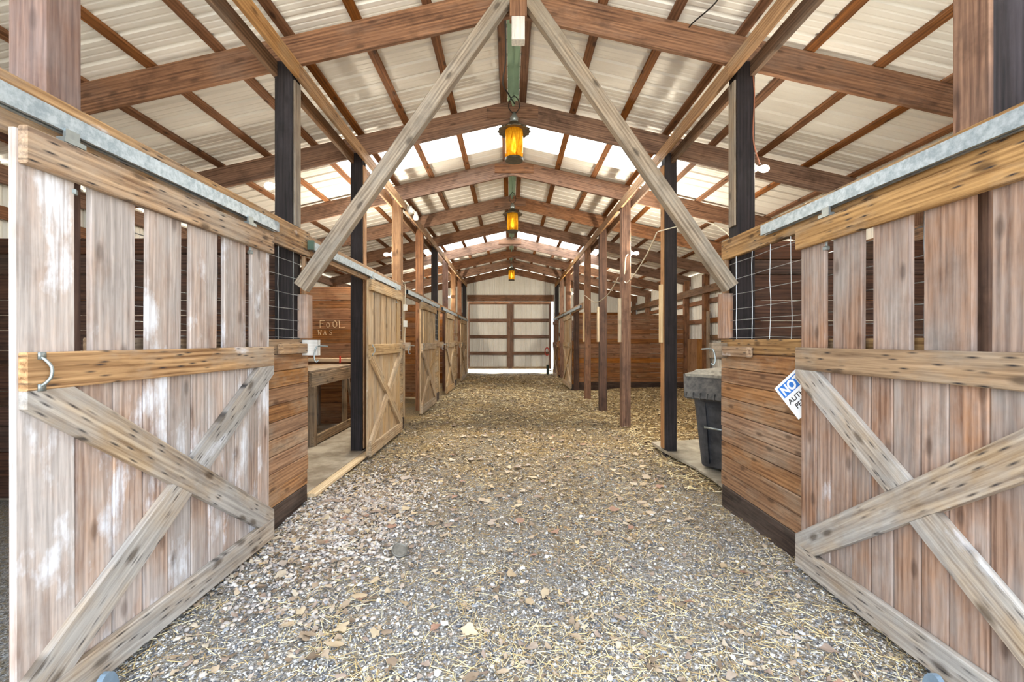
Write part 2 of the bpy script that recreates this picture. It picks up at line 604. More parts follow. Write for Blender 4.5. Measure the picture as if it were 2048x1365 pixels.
def make_outside():
    me = bpy.data.meshes.new('outside_ground')
    a, b = 60, -.03
    me.from_pydata([(-a, -a, b), (a, -a, b), (a, -4.9, b), (-a, -4.9, b), (-a, 19.5, b + .1), (a, 19.5, b + .1), (a, a, b + .1), (-a, a, b + .1),
                    (-6.9, -4.9, b), (-6.9, 19.5, b + .1), (6.9, -4.9, b), (6.9, 19.5, b + .1)], [],
                   [(0, 1, 2, 10, 8, 3), (4, 9, 11, 5, 6, 7), (3, 8, 9, 4), (10, 2, 5, 11)])
    me.update()
    tag(meshobj('ground', me, plain('yard', srgb(196, 190, 178), .9, 0, .15, 3)), 'pale gravel yard outside the barn doors', kind='structure')


make_outside()


def big_mesh(name, verts, tris, mat, par=floor, smooth=False):
    me = bpy.data.meshes.new(name)
    me.vertices.add(len(verts))
    me.vertices.foreach_set('co', verts.astype(np.float32).ravel())
    me.loops.add(len(tris) * 3)
    me.loops.foreach_set('vertex_index', tris.astype(np.int32).ravel())
    me.polygons.add(len(tris))
    me.polygons.foreach_set('loop_start', np.arange(0, len(tris) * 3, 3, dtype=np.int32))
    if smooth:
        me.polygons.foreach_set('use_smooth', np.ones(len(tris), bool))
    me.update(calc_edges=True)
    me.validate()
    o = meshobj(name, me, mat, par, WM[par.name] if par else None)
    o['kind'] = 'stuff'
    return o


def instance_np(base, btris, pos, scale, rotz, tilt=None, tiltax=None):
    n = len(pos)
    V = base[None] * scale[:, None, :]
    if tilt is not None:
        c, s = np.cos(tilt)[:, None], np.sin(tilt)[:, None]
        y = V[..., 1] * c - V[..., 2] * s
        z = V[..., 1] * s + V[..., 2] * c
        V = np.stack([V[..., 0], y, z], -1)
    if tiltax is not None:
        c, s = np.cos(tiltax)[:, None], np.sin(tiltax)[:, None]
        x = V[..., 0] * c - V[..., 2] * s
        z = V[..., 0] * s + V[..., 2] * c
        V = np.stack([x, V[..., 1], z], -1)
    c, s = np.cos(rotz)[:, None], np.sin(rotz)[:, None]
    x = V[..., 0] * c - V[..., 1] * s
    y = V[..., 0] * s + V[..., 1] * c
    V = np.stack([x, y, V[..., 2]], -1) + pos[:, None, :]
    T = btris[None] + (np.arange(n) * len(base))[:, None, None]
    return V.reshape(-1, 3), T.reshape(-1, 3)


def ico():
    t = (1 + 5 ** .5) / 2
    v = np.array([(-1, t, 0), (1, t, 0), (-1, -t, 0), (1, -t, 0), (0, -1, t), (0, 1, t), (0, -1, -t), (0, 1, -t), (t, 0, -1), (t, 0, 1), (-t, 0, -1), (-t, 0, 1)], float)
    v /= np.linalg.norm(v[0])
    f = np.array([(0, 11, 5), (0, 5, 1), (0, 1, 7), (0, 7, 10), (0, 10, 11), (1, 5, 9), (5, 11, 4), (11, 10, 2), (10, 7, 6), (7, 1, 8),
                  (3, 9, 4), (3, 4, 2), (3, 2, 6), (3, 6, 8), (3, 8, 9), (4, 9, 5), (2, 4, 11), (6, 2, 10), (8, 6, 7), (9, 8, 1)])
    return v, f


def sample_floor(n, y0, y1, power, xl=-1.86, xr=1.9):
    u = RNG.random(n)
    e = 1 - power
    y = (y0 ** e + u * (y1 ** e - y0 ** e)) ** (1 / e)
    x = xl + RNG.random(n) * (xr - xl)
    return x, y


def scatter():
    iv, it = ico()
    ov = np.array([(1, 0, 0), (-1, 0, 0), (0, 1, 0), (0, -1, 0), (0, 0, 1), (0, 0, -1)], float)
    of = np.array([(0, 2, 4), (2, 1, 4), (1, 3, 4), (3, 0, 4), (2, 0, 5), (1, 2, 5), (3, 1, 5), (0, 3, 5)])
    # gravel
    n = 52000
    x, y = sample_floor(n, 1.35, 8.0, 2.0, -1.95, 2.0)
    keep = RNG.random(n) < np.clip(1.25 - (y - 2.2) * .16, .15, 1)
    x, y = x[keep], y[keep]
    n = len(x)
    r = RNG.uniform(.0028, .0075, n) * (1 + .05 * y)
    r[RNG.random(n) < .05] *= 1.8
    sc = np.stack([r * RNG.uniform(.8, 1.5, n), r * RNG.uniform(.7, 1.2, n), r * RNG.uniform(.45, .8, n)], 1)
    V, T = instance_np(ov, of, np.stack([x, y, gz(x, y) + r * .25], 1), sc, RNG.uniform(0, 6.28, n), RNG.normal(0, .3, n))
    big_mesh('gravel', V, T, 'gravel')
    # pale stone pile by the left stall corner
    n = 5200
    x = RNG.normal(-1.38, .33, n)
    y = RNG.normal(3.75, .62, n)
    k = (x > -1.88) & (y > 2.3)
    x, y = x[k], y[k]
    n = len(x)
    r = RNG.uniform(.007, .021, n)
    sc = np.stack([r * RNG.uniform(.8, 1.5, n), r * RNG.uniform(.7, 1.1, n), r * RNG.uniform(.25, .55, n)], 1)
    V, T = instance_np(iv * RNG.uniform(.8, 1.15, (12, 1)), it, np.stack([x, y, gz(x, y) + r * .4], 1), sc, RNG.uniform(0, 6.28, n), RNG.normal(0, .5, n))
    o = big_mesh('loose_stones', V, T, mat_island('pale_stones', [(206, 198, 192), (176, 168, 164), (222, 216, 210), (190, 176, 164), (146, 138, 136), (196, 184, 176)], .85), smooth=False)
    # straw stalks
    sb = np.array([(-1, -1, 0), (-1, 1, 0), (-.3, -1, .35), (-.3, 1, .35), (.4, -1, .3), (.4, 1, .3), (1, -1, -.1), (1, 1, -.1)], float)
    sb[:, 1] += np.array([0, 0, .5, .5, .4, .4, -.6, -.6])
    st = np.array([(0, 2, 1), (1, 2, 3), (2, 4, 3), (3, 4, 5), (4, 6, 5), (5, 6, 7)])
    n = 30000
    x, y = sample_floor(n, 1.35, 13.0, 1.7, -1.85, 2.0)
    dens = .30 + .5 * np.exp(-((x - 1.5) ** 2) / .35) + .45 * np.exp(-((y - 2.1) ** 2) / .5) * (x > -1.0)
    dens *= .55 + .9 * (np.sin(x * 5.1 + 1.3 * np.sin(y * 3.3)) * np.sin(y * 3.9 + x * 2.2) > -.1)
    k = RNG.random(n) < dens
    x, y = x[k], y[k]
    n = len(x)
    L = RNG.uniform(.008, .060, n) ** 1.0
    L[RNG.random(n) < .5] *= .5
    sc = np.stack([L, RNG.uniform(.0007, .0015, n) * (1 + .09 * y), L * .07], 1)
    V, T = instance_np(sb, st, np.stack([x, y, gz(x, y) + RNG.uniform(.006, .018, n)], 1), sc, RNG.uniform(0, 6.28, n), RNG.normal(0, .5, n), RNG.normal(0, .08, n))
    big_mesh('straw', V, T, 'straw')
    # bedding in the open bay on the right and along the aisle
    n = 44000
    x1, y1 = sample_floor(27000, 2.6, 18.8, 1.2, -1.85, 1.95)
    kk = RNG.random(27000) < np.clip((y1 - 2.8 + .5 * np.sin(x1 * 3.1)) / 2.6, 0, 1)
    x1, y1 = x1[kk], y1[kk]
    x2, y2 = sample_floor(20000, 4.6, 13.3, 1.05, 1.95, 5.2)
    x = np.concatenate([x1, x2]); y = np.concatenate([y1, y2])
    n = len(x)
    L = RNG.uniform(.004, .017, n) * (1 + .05 * y)
    sc = np.stack([L, L * RNG.uniform(.15, .6, n), L * .12], 1)
    V, T = instance_np(sb, st, np.stack([x, y, gz(x, y) + RNG.uniform(.004, .02, n)], 1), sc, RNG.uniform(0, 6.28, n), RNG.normal(0, .5, n), RNG.normal(0, .2, n))
    big_mesh('bedding_chips', V, T, 'chips')
    # golden straw heaped in the open bay
    n = 17000
    x, y = sample_floor(n, 4.4, 13.2, 1.01, 1.8, 5.2)
    m = 5000
    x[:m] = RNG.uniform(-1.8, 1.9, m); y[:m] = RNG.uniform(8, 18, m)
    L = RNG.uniform(.012, .05, n)
    sc = np.stack([L, RNG.uniform(.0015, .004, n) * (1 + .06 * y), L * .12], 1)
    V, T = instance_np(sb, st, np.stack([x, y, gz(x, y) + RNG.uniform(.01, .03, n)], 1), sc, RNG.uniform(0, 6.28, n), RNG.normal(0, .5, n), RNG.normal(0, .15, n))
    big_mesh('bay_straw', V, T, 'straw')


def leaf_base(lobes, seed):
    r = random.Random(seed)
    n = 14
    v = [(0, 0, 0)]
    for i in range(n):
        a = 2 * math.pi * i / n
        rad = .62 + .38 * abs(math.cos(a * lobes / 2 + r.random() * .4)) + r.uniform(-.12, .12)
        v.append((rad * math.cos(a) * 1.15, rad * math.sin(a) * .85, .16 * rad * math.sin(a * 2 + seed) + .12 * r.uniform(-1, 1)))
    f = [(0, 1 + i, 1 + (i + 1) % n) for i in range(n)]
    return np.array(v), np.array(f)


def leaves():
    # uncountable small litter
    Vs, Ts, off = [], [], 0
    for s in range(4):
        b, t = leaf_base(3 + s % 3, s)
        n = 800
        x, y = sample_floor(n, 1.6, 17, 1.15, -1.8, 1.9)
        m = n // 3
        x[:m] = RNG.normal(-1.3, .35, m); y[:m] = RNG.normal(3.7, .7, m)
        k = (x > -1.86) & (y > 1.5)
        x, y = x[k], y[k]; n = len(x)
        r = RNG.uniform(.009, .022, n) * (1 + .04 * y)
        V, T = instance_np(b, t, np.stack([x, y, gz(x, y) + r * .25 + .012], 1), np.stack([r, r * RNG.uniform(.6, 1, n), r], 1), RNG.uniform(0, 6.28, n), RNG.normal(0, .25, n), RNG.normal(0, .25, n))
        Vs.append(V); Ts.append(T + off); off += len(V)
    big_mesh('leaf_litter', np.concatenate(Vs), np.concatenate(Ts), 'leaf_stuff')
    # larger leaves that can be picked out singly
    bases = []
    for s in range(6):
        b, t = leaf_base(3 + s % 3, s + 20)
        me = bpy.data.meshes.new('dry_leaf')
        me.from_pydata(b.tolist(), [], t.tolist())
        me.polygons.foreach_set('use_smooth', [True] * len(t))
        me.update()
        me.materials.append(M['leaf'])
        bases.append(me)
    spots = []
    for i in range(288):
        if i < 70:
            x, y = random.gauss(-1.3, .33), random.gauss(3.4, .65)
        elif i < 185:
            y = 1.5 * (7.5 / 1.5) ** random.random()
            x = random.uniform(-1.6, 1.7)
        else:
            y = random.uniform(3.6, 8.0); x = random.uniform(-1.3, 1.7)
        if x < -1.78 or y < 1.45: continue
        spots.append((x, y))
    # a few placed ones seen clearly in front
    for px, py in ((683, 1270), (690, 1220), (1150, 935), (640, 985), (1030, 960), (700, 1085), (1240, 1240), (490, 1245), (610, 1290), (1000, 995), (1110, 1065), (790, 935), (850, 945)):
        d = 1.52 * 880 / (py - 682.5)
        spots.append(((px - 1020.5) * d / 880, d))
    for x, y in spots:
        r = random.uniform(.022, .044) * (1 + .04 * y)
        W = at(x, y, float(gz(x, y)) + .016 + r * .2) @ Matrix.Rotation(random.uniform(0, 6.28), 4, 'Z') @ Matrix.Rotation(random.gauss(0, .2), 4, 'X') @ Matrix.Diagonal((r, r * random.uniform(.7, 1), r * .8, 1))
        link(bpy.data.objects.new('dry_leaf', random.choice(bases)), floor, W)
    iv, it = ico()
    pb = []
    for s in range(4):
        me = bpy.data.meshes.new('pebble')
        me.from_pydata((iv * RNG.uniform(.75, 1.2, (12, 1))).tolist(), [], it.tolist())
        me.update(); me.materials.append(M['pebble'])
        pb.append(me)
    for i in range(130):
        y = 1.45 * (4.5 / 1.45) ** random.random()
        x = random.uniform(-1.7, 1.7)
        r = random.uniform(.009, .02)
        W = at(x, y, float(gz(x, y)) + .006 + r * .35) @ Matrix.Rotation(random.uniform(0, 6.28), 4, 'Z') @ Matrix.Diagonal((r * 1.3, r * .9, r * .55, 1))
        link(bpy.data.objects.new('pebble', random.choice(pb)), floor, W)


scatter()
leaves()

# ------------------------------------------------------------------ roof
RX = .04
SL = .228
ZR = 4.72
YT = [3.96 + 1.9 * i for i in range(9)]          # truss depths
PY = [2.0] + YT                                   # post depths incl. front row


def roofz(x):
    return ZR - SL * abs(x - RX)


ceiling = empty('ceiling', (RX, 9.5, ZR), 'ribbed white steel roof on brown purlins with ridge skylights', kind='structure')


def roof_sheet(name, side, y0, y1, xa, xb, mat):
    """ribbed sheet running from xa to xb (distance from the ridge)"""
    P = .2286
    prof = []
    y = y0
    lift = .045
    n = int(round((y1 - y0) / P))
    st = (y1 - y0) / n
    for i in range(n):
        b = y0 + i * st
        prof += [(b, .024), (b + .012, .024), (b + .028, 0), (b + .07, 0), (b + .077, .003), (b + .087, .003), (b + .094, 0), (b + .14, 0), (b + .147, .003), (b + .157, .003), (b + .164, 0), (b + st - .028, 0), (b + st - .012, .024)]
    prof.append((y1, .024))
    vs, fs = [], []
    for (yy, h) in prof:
        for d in (xa, xb):
            x = RX + side * d
            vs.append((x, yy, ZR - SL * d + lift + h))
    for i in range(len(prof) - 1):
        fs.append((2 * i, 2 * i + 1, 2 * i + 3, 2 * i + 2) if side > 0 else (2 * i, 2 * i + 2, 2 * i + 3, 2 * i + 1))
    me = bpy.data.meshes.new(name)
    me.from_pydata(vs, [], fs)
    me.update()
    return meshobj(name, me, mat, ceiling, Matrix.Identity(4))


SH = .9144
ys0 = 6.33 - 7 * SH
for i in range(22):
    a = ys0 + i * SH
    b = min(a + SH, 19.6)
    if b - a < .2: continue
    for s in (-1, 1):
        if i in (7, 14):
            roof_sheet('skylight_panel', s, a, b, .07, 2.72, 'skylight')
            roof_sheet('roof_sheet', s, a, b, 2.70, 6.0, 'roof')
        else:
            roof_sheet('roof_sheet', s, a, b, .07, 6.0, 'roof')
# ridge cap
mb = MB()
for s in (-1, 1):
    mb.add([(RX, ys0, ZR + .06), (RX + s * .16, ys0, ZR + .03), (RX + s * .16, 19.6, ZR + .03), (RX, 19.6, ZR + .06)], [(0, 1, 2, 3)])
mb.build('ridge_cap', 'ridge_green', ceiling)
PX = [.127, .79, 1.42, 2.03, 2.65, 3.27, 3.89, 4.5, 5.15, 5.75]
for s in (-1, 1):
    for j, d in enumerate(PX):
        for i in range(10):
            a = ys0 if i == 0 else YT[i - 1] - .002
            b = YT[i] if i < 9 else (19.55 if i == 9 else None)
            if b is None or b - a < .2: continue
            x = RX + s * d
            z = roofz(x) + .021
            board('purlin', (x, a, z), (x, b, z), .089, .038, (s, 0, -SL), 'purlin', ceiling)

ORD = ['first', 'second', 'third', 'fourth', 'fifth', 'sixth', 'seventh', 'eighth', 'ninth', 'tenth', 'eleventh']
TL = ['dark brown roof rafter pair nearest the camera, above the grey diagonal braces',
      'brown roof rafter pair with the large amber lantern hanging at its peak',
      'bright orange-brown rafter pair just beyond the front skylight band',
      'brown rafter pair with the middle amber lantern, fourth from the front',
      'brown rafter pair just in front of the rear skylight strip',
      'bright pale rafter pair just beyond the rear skylight strip',
      'brown rafter pair, second behind the rear skylight strip',
      'dark brown rafter pair carrying the farthest amber lantern',
      'dark rafter pair against the white gable wall']
for i, y in enumerate(YT):
    t = empty('roof_truss', (RX, y, ZR - .28), TL[i], 'rafter', 'rafter pairs under the roof')
    for s in (-1, 1):
        L = 6.0
        zc = -.14
        a = Vector((RX + s * .0, y, ZR + zc))
        b = Vector((RX + s * L, y, ZR + zc - SL * L))
        o = board('rafter', a, b, .272, .045, (0, 0, 1), 'rafter', t)
    if i > 0:
        gx = RX + random.uniform(-.06, .03)
        board('gusset', (gx - .34, y - .034, ZR - .17), (gx + .34, y - .034, ZR - .17), .15, .022, (0, 0, 1), 'rafter', t)
# ------------------------------------------------------------------ posts and plates
XL, XRT = -1.91, 1.95     # inner faces
PM_L = ['post_rose', 'post_black', 'post_black', 'post_tan', 'post_brown', 'post_black', 'post_rose', 'post_tan', 'post_brown', 'post_black']
PM_R = ['post_black', 'post_black', 'post_black', 'post_brown', 'post_dark', 'post_brown', 'post_dark', 'post_brown', 'post_brown', 'post_black']
LL = ['rosy brown post behind the nearest left sliding door', 'black post rising behind the left door track end with a round light socket',
      'black full-height post beside the tack bay opening on the left', 'light tan post with a lit bulb on its left side, third in the left row',
      'brown weathered post beside the third left stall door', 'dark post in the left row above the third stall door',
      'rosy post, sixth of the left row', 'tan post near the back of the left row', 'brown post next to last in the left row', 'black post at the left end of the back wall']
LR = ['brown and black post behind the nearest right sliding door', 'black post with a brown cable and bulb above the right door track',
      'thick black-sided post standing beside the dark wheeled bin', 'reddish brown post with a lit bulb, free-standing in the right row',
      'dark free-standing post left of the bulb post in the right row', 'worn brown post with a pale patch at the near corner of the right rear stalls',
      'rosy brown post beside the open right rear stall door', 'brown post with a small bulb near the back right', 'brown post next to last in the right row', 'black post at the right end of the back wall']
for side, XI, mats, labs in ((-1, XL, PM_L, LL), (1, XRT, PM_R, LR)):
    for i in range(10):
        y = PY[i] if i else 1.90
        xi = XI
        if side > 0 and i <= 1: xi = 2.006
        if side > 0 and i == 2: xi = 2.035
        if side > 0 and i >= 6: xi = 1.942
        if side < 0 and i <= 1: xi = -1.926
        if side < 0 and i == 2: xi = -1.945
        s_ = .155
        xc = xi + side * s_ / 2
        top = 3.99
        y2 = min(y, 19.05)
        o = empty('timber_post', (xc, y2, 0), labs[i], 'post', 'timber posts along the aisle')
        z0 = -.05
        if False:
            # bottom third blackened
            board('post_foot', (xc, y2, z0), (xc, y2, .9), s_ + .002, s_ + .002, (1, 0, 0), 'post_black' if i != 3 else 'post_brown', o)
            board('post_shaft', (xc, y2, .9), (xc, y2, top), s_, s_, (1, 0, 0), mats[i], o)
        else:
            board('post_shaft', (xc, y2, z0), (xc, y2, top), s_, s_, (1, 0, 0), mats[i], o)
        if mats[i] == 'post_black' and i in (1, 2):
            # lighter inner strip board nailed on the aisle side
            board('facing_board', (xi - side * .008, y2, 2.55 if i == 1 else (0.1)), (xi - side * .008, y2, top - .15), .11, .016, (0, 1, 0), 'grey_beam' if i == 1 else 'post_tan', o)
        if side > 0 and i == 0:
            board('facing_board', (xi - .010, y2, .05), (xi - .010, y2, top - .15), .153, .02, (0, 1, 0), 'post_brown', o)
        if side > 0 and i in (2, 3, 4, 5):
            board('cleat', (xi - side * .022, y2, 1.50), (xi - side * .022, y2, 2.27), .09, .044, (0, 1, 0), 'pale_wood', o)
for side in (-1, 1):
    XI = XL if side < 0 else XRT + .02
    for k, (xc, mt, w) in enumerate(((XI - side * .021, 'plate', 'inner'), (XI + side * .145 + side * .021, 'plate_old', 'outer'))):
        nm = 'left' if side < 0 else 'right'
        o = empty('top_plate', (xc, 9.5, 3.85), '%s long eave beam running the aisle on the %s, the %s of the pair' % ('light tan' if k == 0 else 'darker brown', nm, w), 'beam', 'long beams along the post tops')
        ys = [.3, 3.9, 7.76, 11.5, 15.3, 19.05]
        for a, b in zip(ys[:-1], ys[1:]):
            board('beam_length', (xc, a, 3.925), (xc, b, 3.925), .14, .040, (0, 0, 1), mt, o)

# ------------------------------------------------------------------ big grey diagonal braces at the first truss
YB = 3.86
kp = empty('king_post', (RX + .03, YB, 4.15), 'short whitewashed king post block under the front rafter peak', 'post')
board('upper_block', (RX + .03, YB, 4.34), (RX + .03, YB, 4.72), .15, .10, (1, 0, 0), 'rafter', kp)
board('lower_block', (RX + .03, YB, 4.14), (RX + .03, YB, 4.34), .115, .09, (1, 0, 0), 'whitewood', kp)
for s, xe, lab in ((-1, -1.83, 'long weathered grey diagonal brace falling from the peak to the left stall corner'),
                   (1, 1.93, 'long weathered grey diagonal brace falling from the peak to the right stall corner')):
    o = board('diagonal_brace', (RX + .02 + s * .10, YB, 4.52), (xe, YB, 1.99), .125, .09, (1, 0, 0), 'grey_beam')
    tag(o, lab, 'brace', 'diagonal braces of the front frame')


# ------------------------------------------------------------------ headers with door tracks
def header(side, X, segs, tracks, zt, hh, label, group='headers over the stall fronts'):
    o = empty('stall_header', (X, segs[0][0], zt - hh), label, 'beam', group)
    for (a, b, m) in segs:
        board('header_board', (X, a, zt - hh / 2), (X, b - .003, zt - hh / 2), hh, .038, (0, 0, 1), m, o)
    xt = X - side * .045
    for (a, b, zc) in tracks:
        # box rail: three folded sides with the slot below
        mb = MB()
        w, h, th = .048, .075, .005
        mb.box(xt - w / 2, xt + w / 2, a, b, zc + h / 2 - th, zc + h / 2)
        mb.box(xt - w / 2, xt - w / 2 + th, a, b, zc - h / 2, zc + h / 2 - th)
        mb.box(xt + w / 2 - th, xt + w / 2, a, b, zc - h / 2, zc + h / 2 - th)
        mb.box(xt - w / 2 + th, xt - w / 2 + .016, a, b, zc - h / 2, zc - h / 2 + th)
        mb.box(xt + w / 2 - .016, xt + w / 2 - th, a, b, zc - h / 2, zc - h / 2 + th)
        mb.build('door_track', 'galv', o)
    return o


header(-1, -1.885, [(.3, 4.1, 'rail_wood')], [(.3, 3.46, 2.415)], 2.525, .225, 'light board over the nearest left stall carrying a galvanised door track')
header(-1, -1.885, [(4.1, 7.86, 'plate'), (7.86, 11.7, 'plate'), (11.7, 15.5, 'plate'), (15.5, 19.0, 'plate')],
       [(4.05, 7.3, 2.40), (7.85, 11.3, 2.40), (11.9, 15.1, 2.40), (15.7, 18.9, 2.40)], 2.50, .19, 'continuous board and track above the farther left stall doors')
header(1, 1.985, [(.3, 4.1, 'rail_wood_right')], [(.3, 3.37, 2.365)], 2.44, .18, 'light knotty board over the nearest right stall carrying a galvanised track')
header(1, 1.92, [(11.65, 15.4, 'plate'), (15.4, 19.0, 'plate')], [(11.7, 15.2, 2.44), (15.5, 18.9, 2.44)], 2.54, .17, 'board and track above the right rear stall doors')
MB().box(-1.858, -1.80, 4.03, 4.05, 2.358, 2.442).build('track_end_cap', 'box_green', bpy.data.objects['stall_header.001'])
# backing beams above the mesh of the near stalls
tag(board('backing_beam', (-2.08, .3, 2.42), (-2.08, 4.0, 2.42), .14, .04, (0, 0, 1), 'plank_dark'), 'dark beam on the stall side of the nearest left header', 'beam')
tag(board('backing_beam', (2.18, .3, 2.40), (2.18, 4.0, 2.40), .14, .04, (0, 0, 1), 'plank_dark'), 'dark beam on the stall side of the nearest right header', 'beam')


# ------------------------------------------------------------------ stall fronts: planks below, wire above
def wire_panel(side, X, y0, y1, z0, z1, par, dy=.25, dz=None):
    mb = MB()
    zs = dz or [z0 + .02, z0 + .09, z0 + .17, z0 + .27, z0 + .40, z0 + .54, z0 + .68]
    zs = [z for z in zs if z < z1 + .02]
    r = .0027
    y = y0
    k = 0
    ys = []
    while y <= y1:
        ys.append(y); y += dy
    for z in zs:
        pts = [(X + random.uniform(-.004, .004), yy, z + random.uniform(-.004, .004)) for yy in ys + [y1]]
        mb.tube(pts, r, 5)
    for yy in ys:
        pts = [(X - side * .006 + random.uniform(-.004, .004), yy + random.uniform(-.006, .006), z) for z in np.linspace(z0 - .01, z1, 6)]
        mb.tube(pts, r, 5)
    return mb.build('wire_mesh', 'wire', par)


def stall_front(side, X, y0, y1, mat, label, zc=1.50, htop=2.3, near=False):
    """X is the aisle face of the planks"""
    o = empty('stall_wall', (X, (y0 + y1) / 2, 0), label, 'stall wall', 'stall fronts along the aisle')
    xc = X + side * .02
    z0 = .19
    n = 9
    h = (zc - .09 - z0) / n
    for i in range(n):
        zz = z0 + (i + .5) * h
        j = random.uniform(-.003, .003)
        e = random.uniform(-.006, .006)
        board('plank', (xc + j, y0, zz), (xc + j, y1 + e, zz), h - .004, .038, (0, 0, 1), mat, o)
    board('cap_rail', (xc - side * .002, y0, zc - .025), (xc - side * .002, y1, zc - .025), .12, .040, (0, 0, 1), 'rail_wood_right' if near else mat, o)
    board('base_board', (xc, y0, .085), (xc, y1 - .02, .085), .21, .04, (0, 0, 1), 'base_board', o)
    wire_panel(side, xc, y0 + .12, y1 - .12, zc + .03, htop, o)
    return o


sfl = stall_front(-1, -1.885, 1.98, 4.10, 'plank_near', 'short plank wall with wire mesh behind the nearest left door, chewed at its end', near=True)
board('corner_block', (-1.875, 4.02, 1.545), (-1.875, 4.02, 1.94), .11, .09, (0, 1, 0), 'door_wood_right', sfl)
board('end_trim', (-1.90, 4.05, 1.94), (-1.90, 4.05, 2.30), .04, .03, (0, 1, 0), 'plate', sfl)
sfr = stall_front(1, 1.965, 1.98, 4.10, 'plank_near', 'reddish plank wall with wire mesh beside the black bin on the right', near=True)
board('corner_block', (1.965, 4.02, 1.545), (1.965, 4.02, 1.95), .11, .09, (0, 1, 0), 'door_wood_right', sfr)
board('end_trim', (1.985, 4.05, 1.95), (1.985, 4.05, 2.26), .05, .05, (0, 1, 0), 'plate', sfr)
lf = ['plank wall behind the second left sliding door, white switch boxes at its end', 'plank and wire wall behind the third left door', 'plank wall behind the fourth left door', 'plank wall behind the fifth left door']
SFL = []
for i, k in enumerate((2, 4, 6, 8)):
    SFL.append(stall_front(-1, -1.87, PY[k] + .0 if i else 5.9, PY[k + 1] if k < 8 else 19.0, 'far_door', lf[i]))
    board('end_trim', (-1.87, (PY[k + 1] if k < 8 else 18.9) - .04, .19), (-1.87, (PY[k + 1] if k < 8 else 18.9) - .04, 2.31), .09, .03, (0, 1, 0), 'far_door', SFL[-1])
stall_front(1, 1.90, 13.46, 15.36, 'plank', 'plank wall beside the first right rear stall door')
stall_front(1, 1.90, 17.26, 19.0, 'plank', 'plank wall beside the last right stall door')


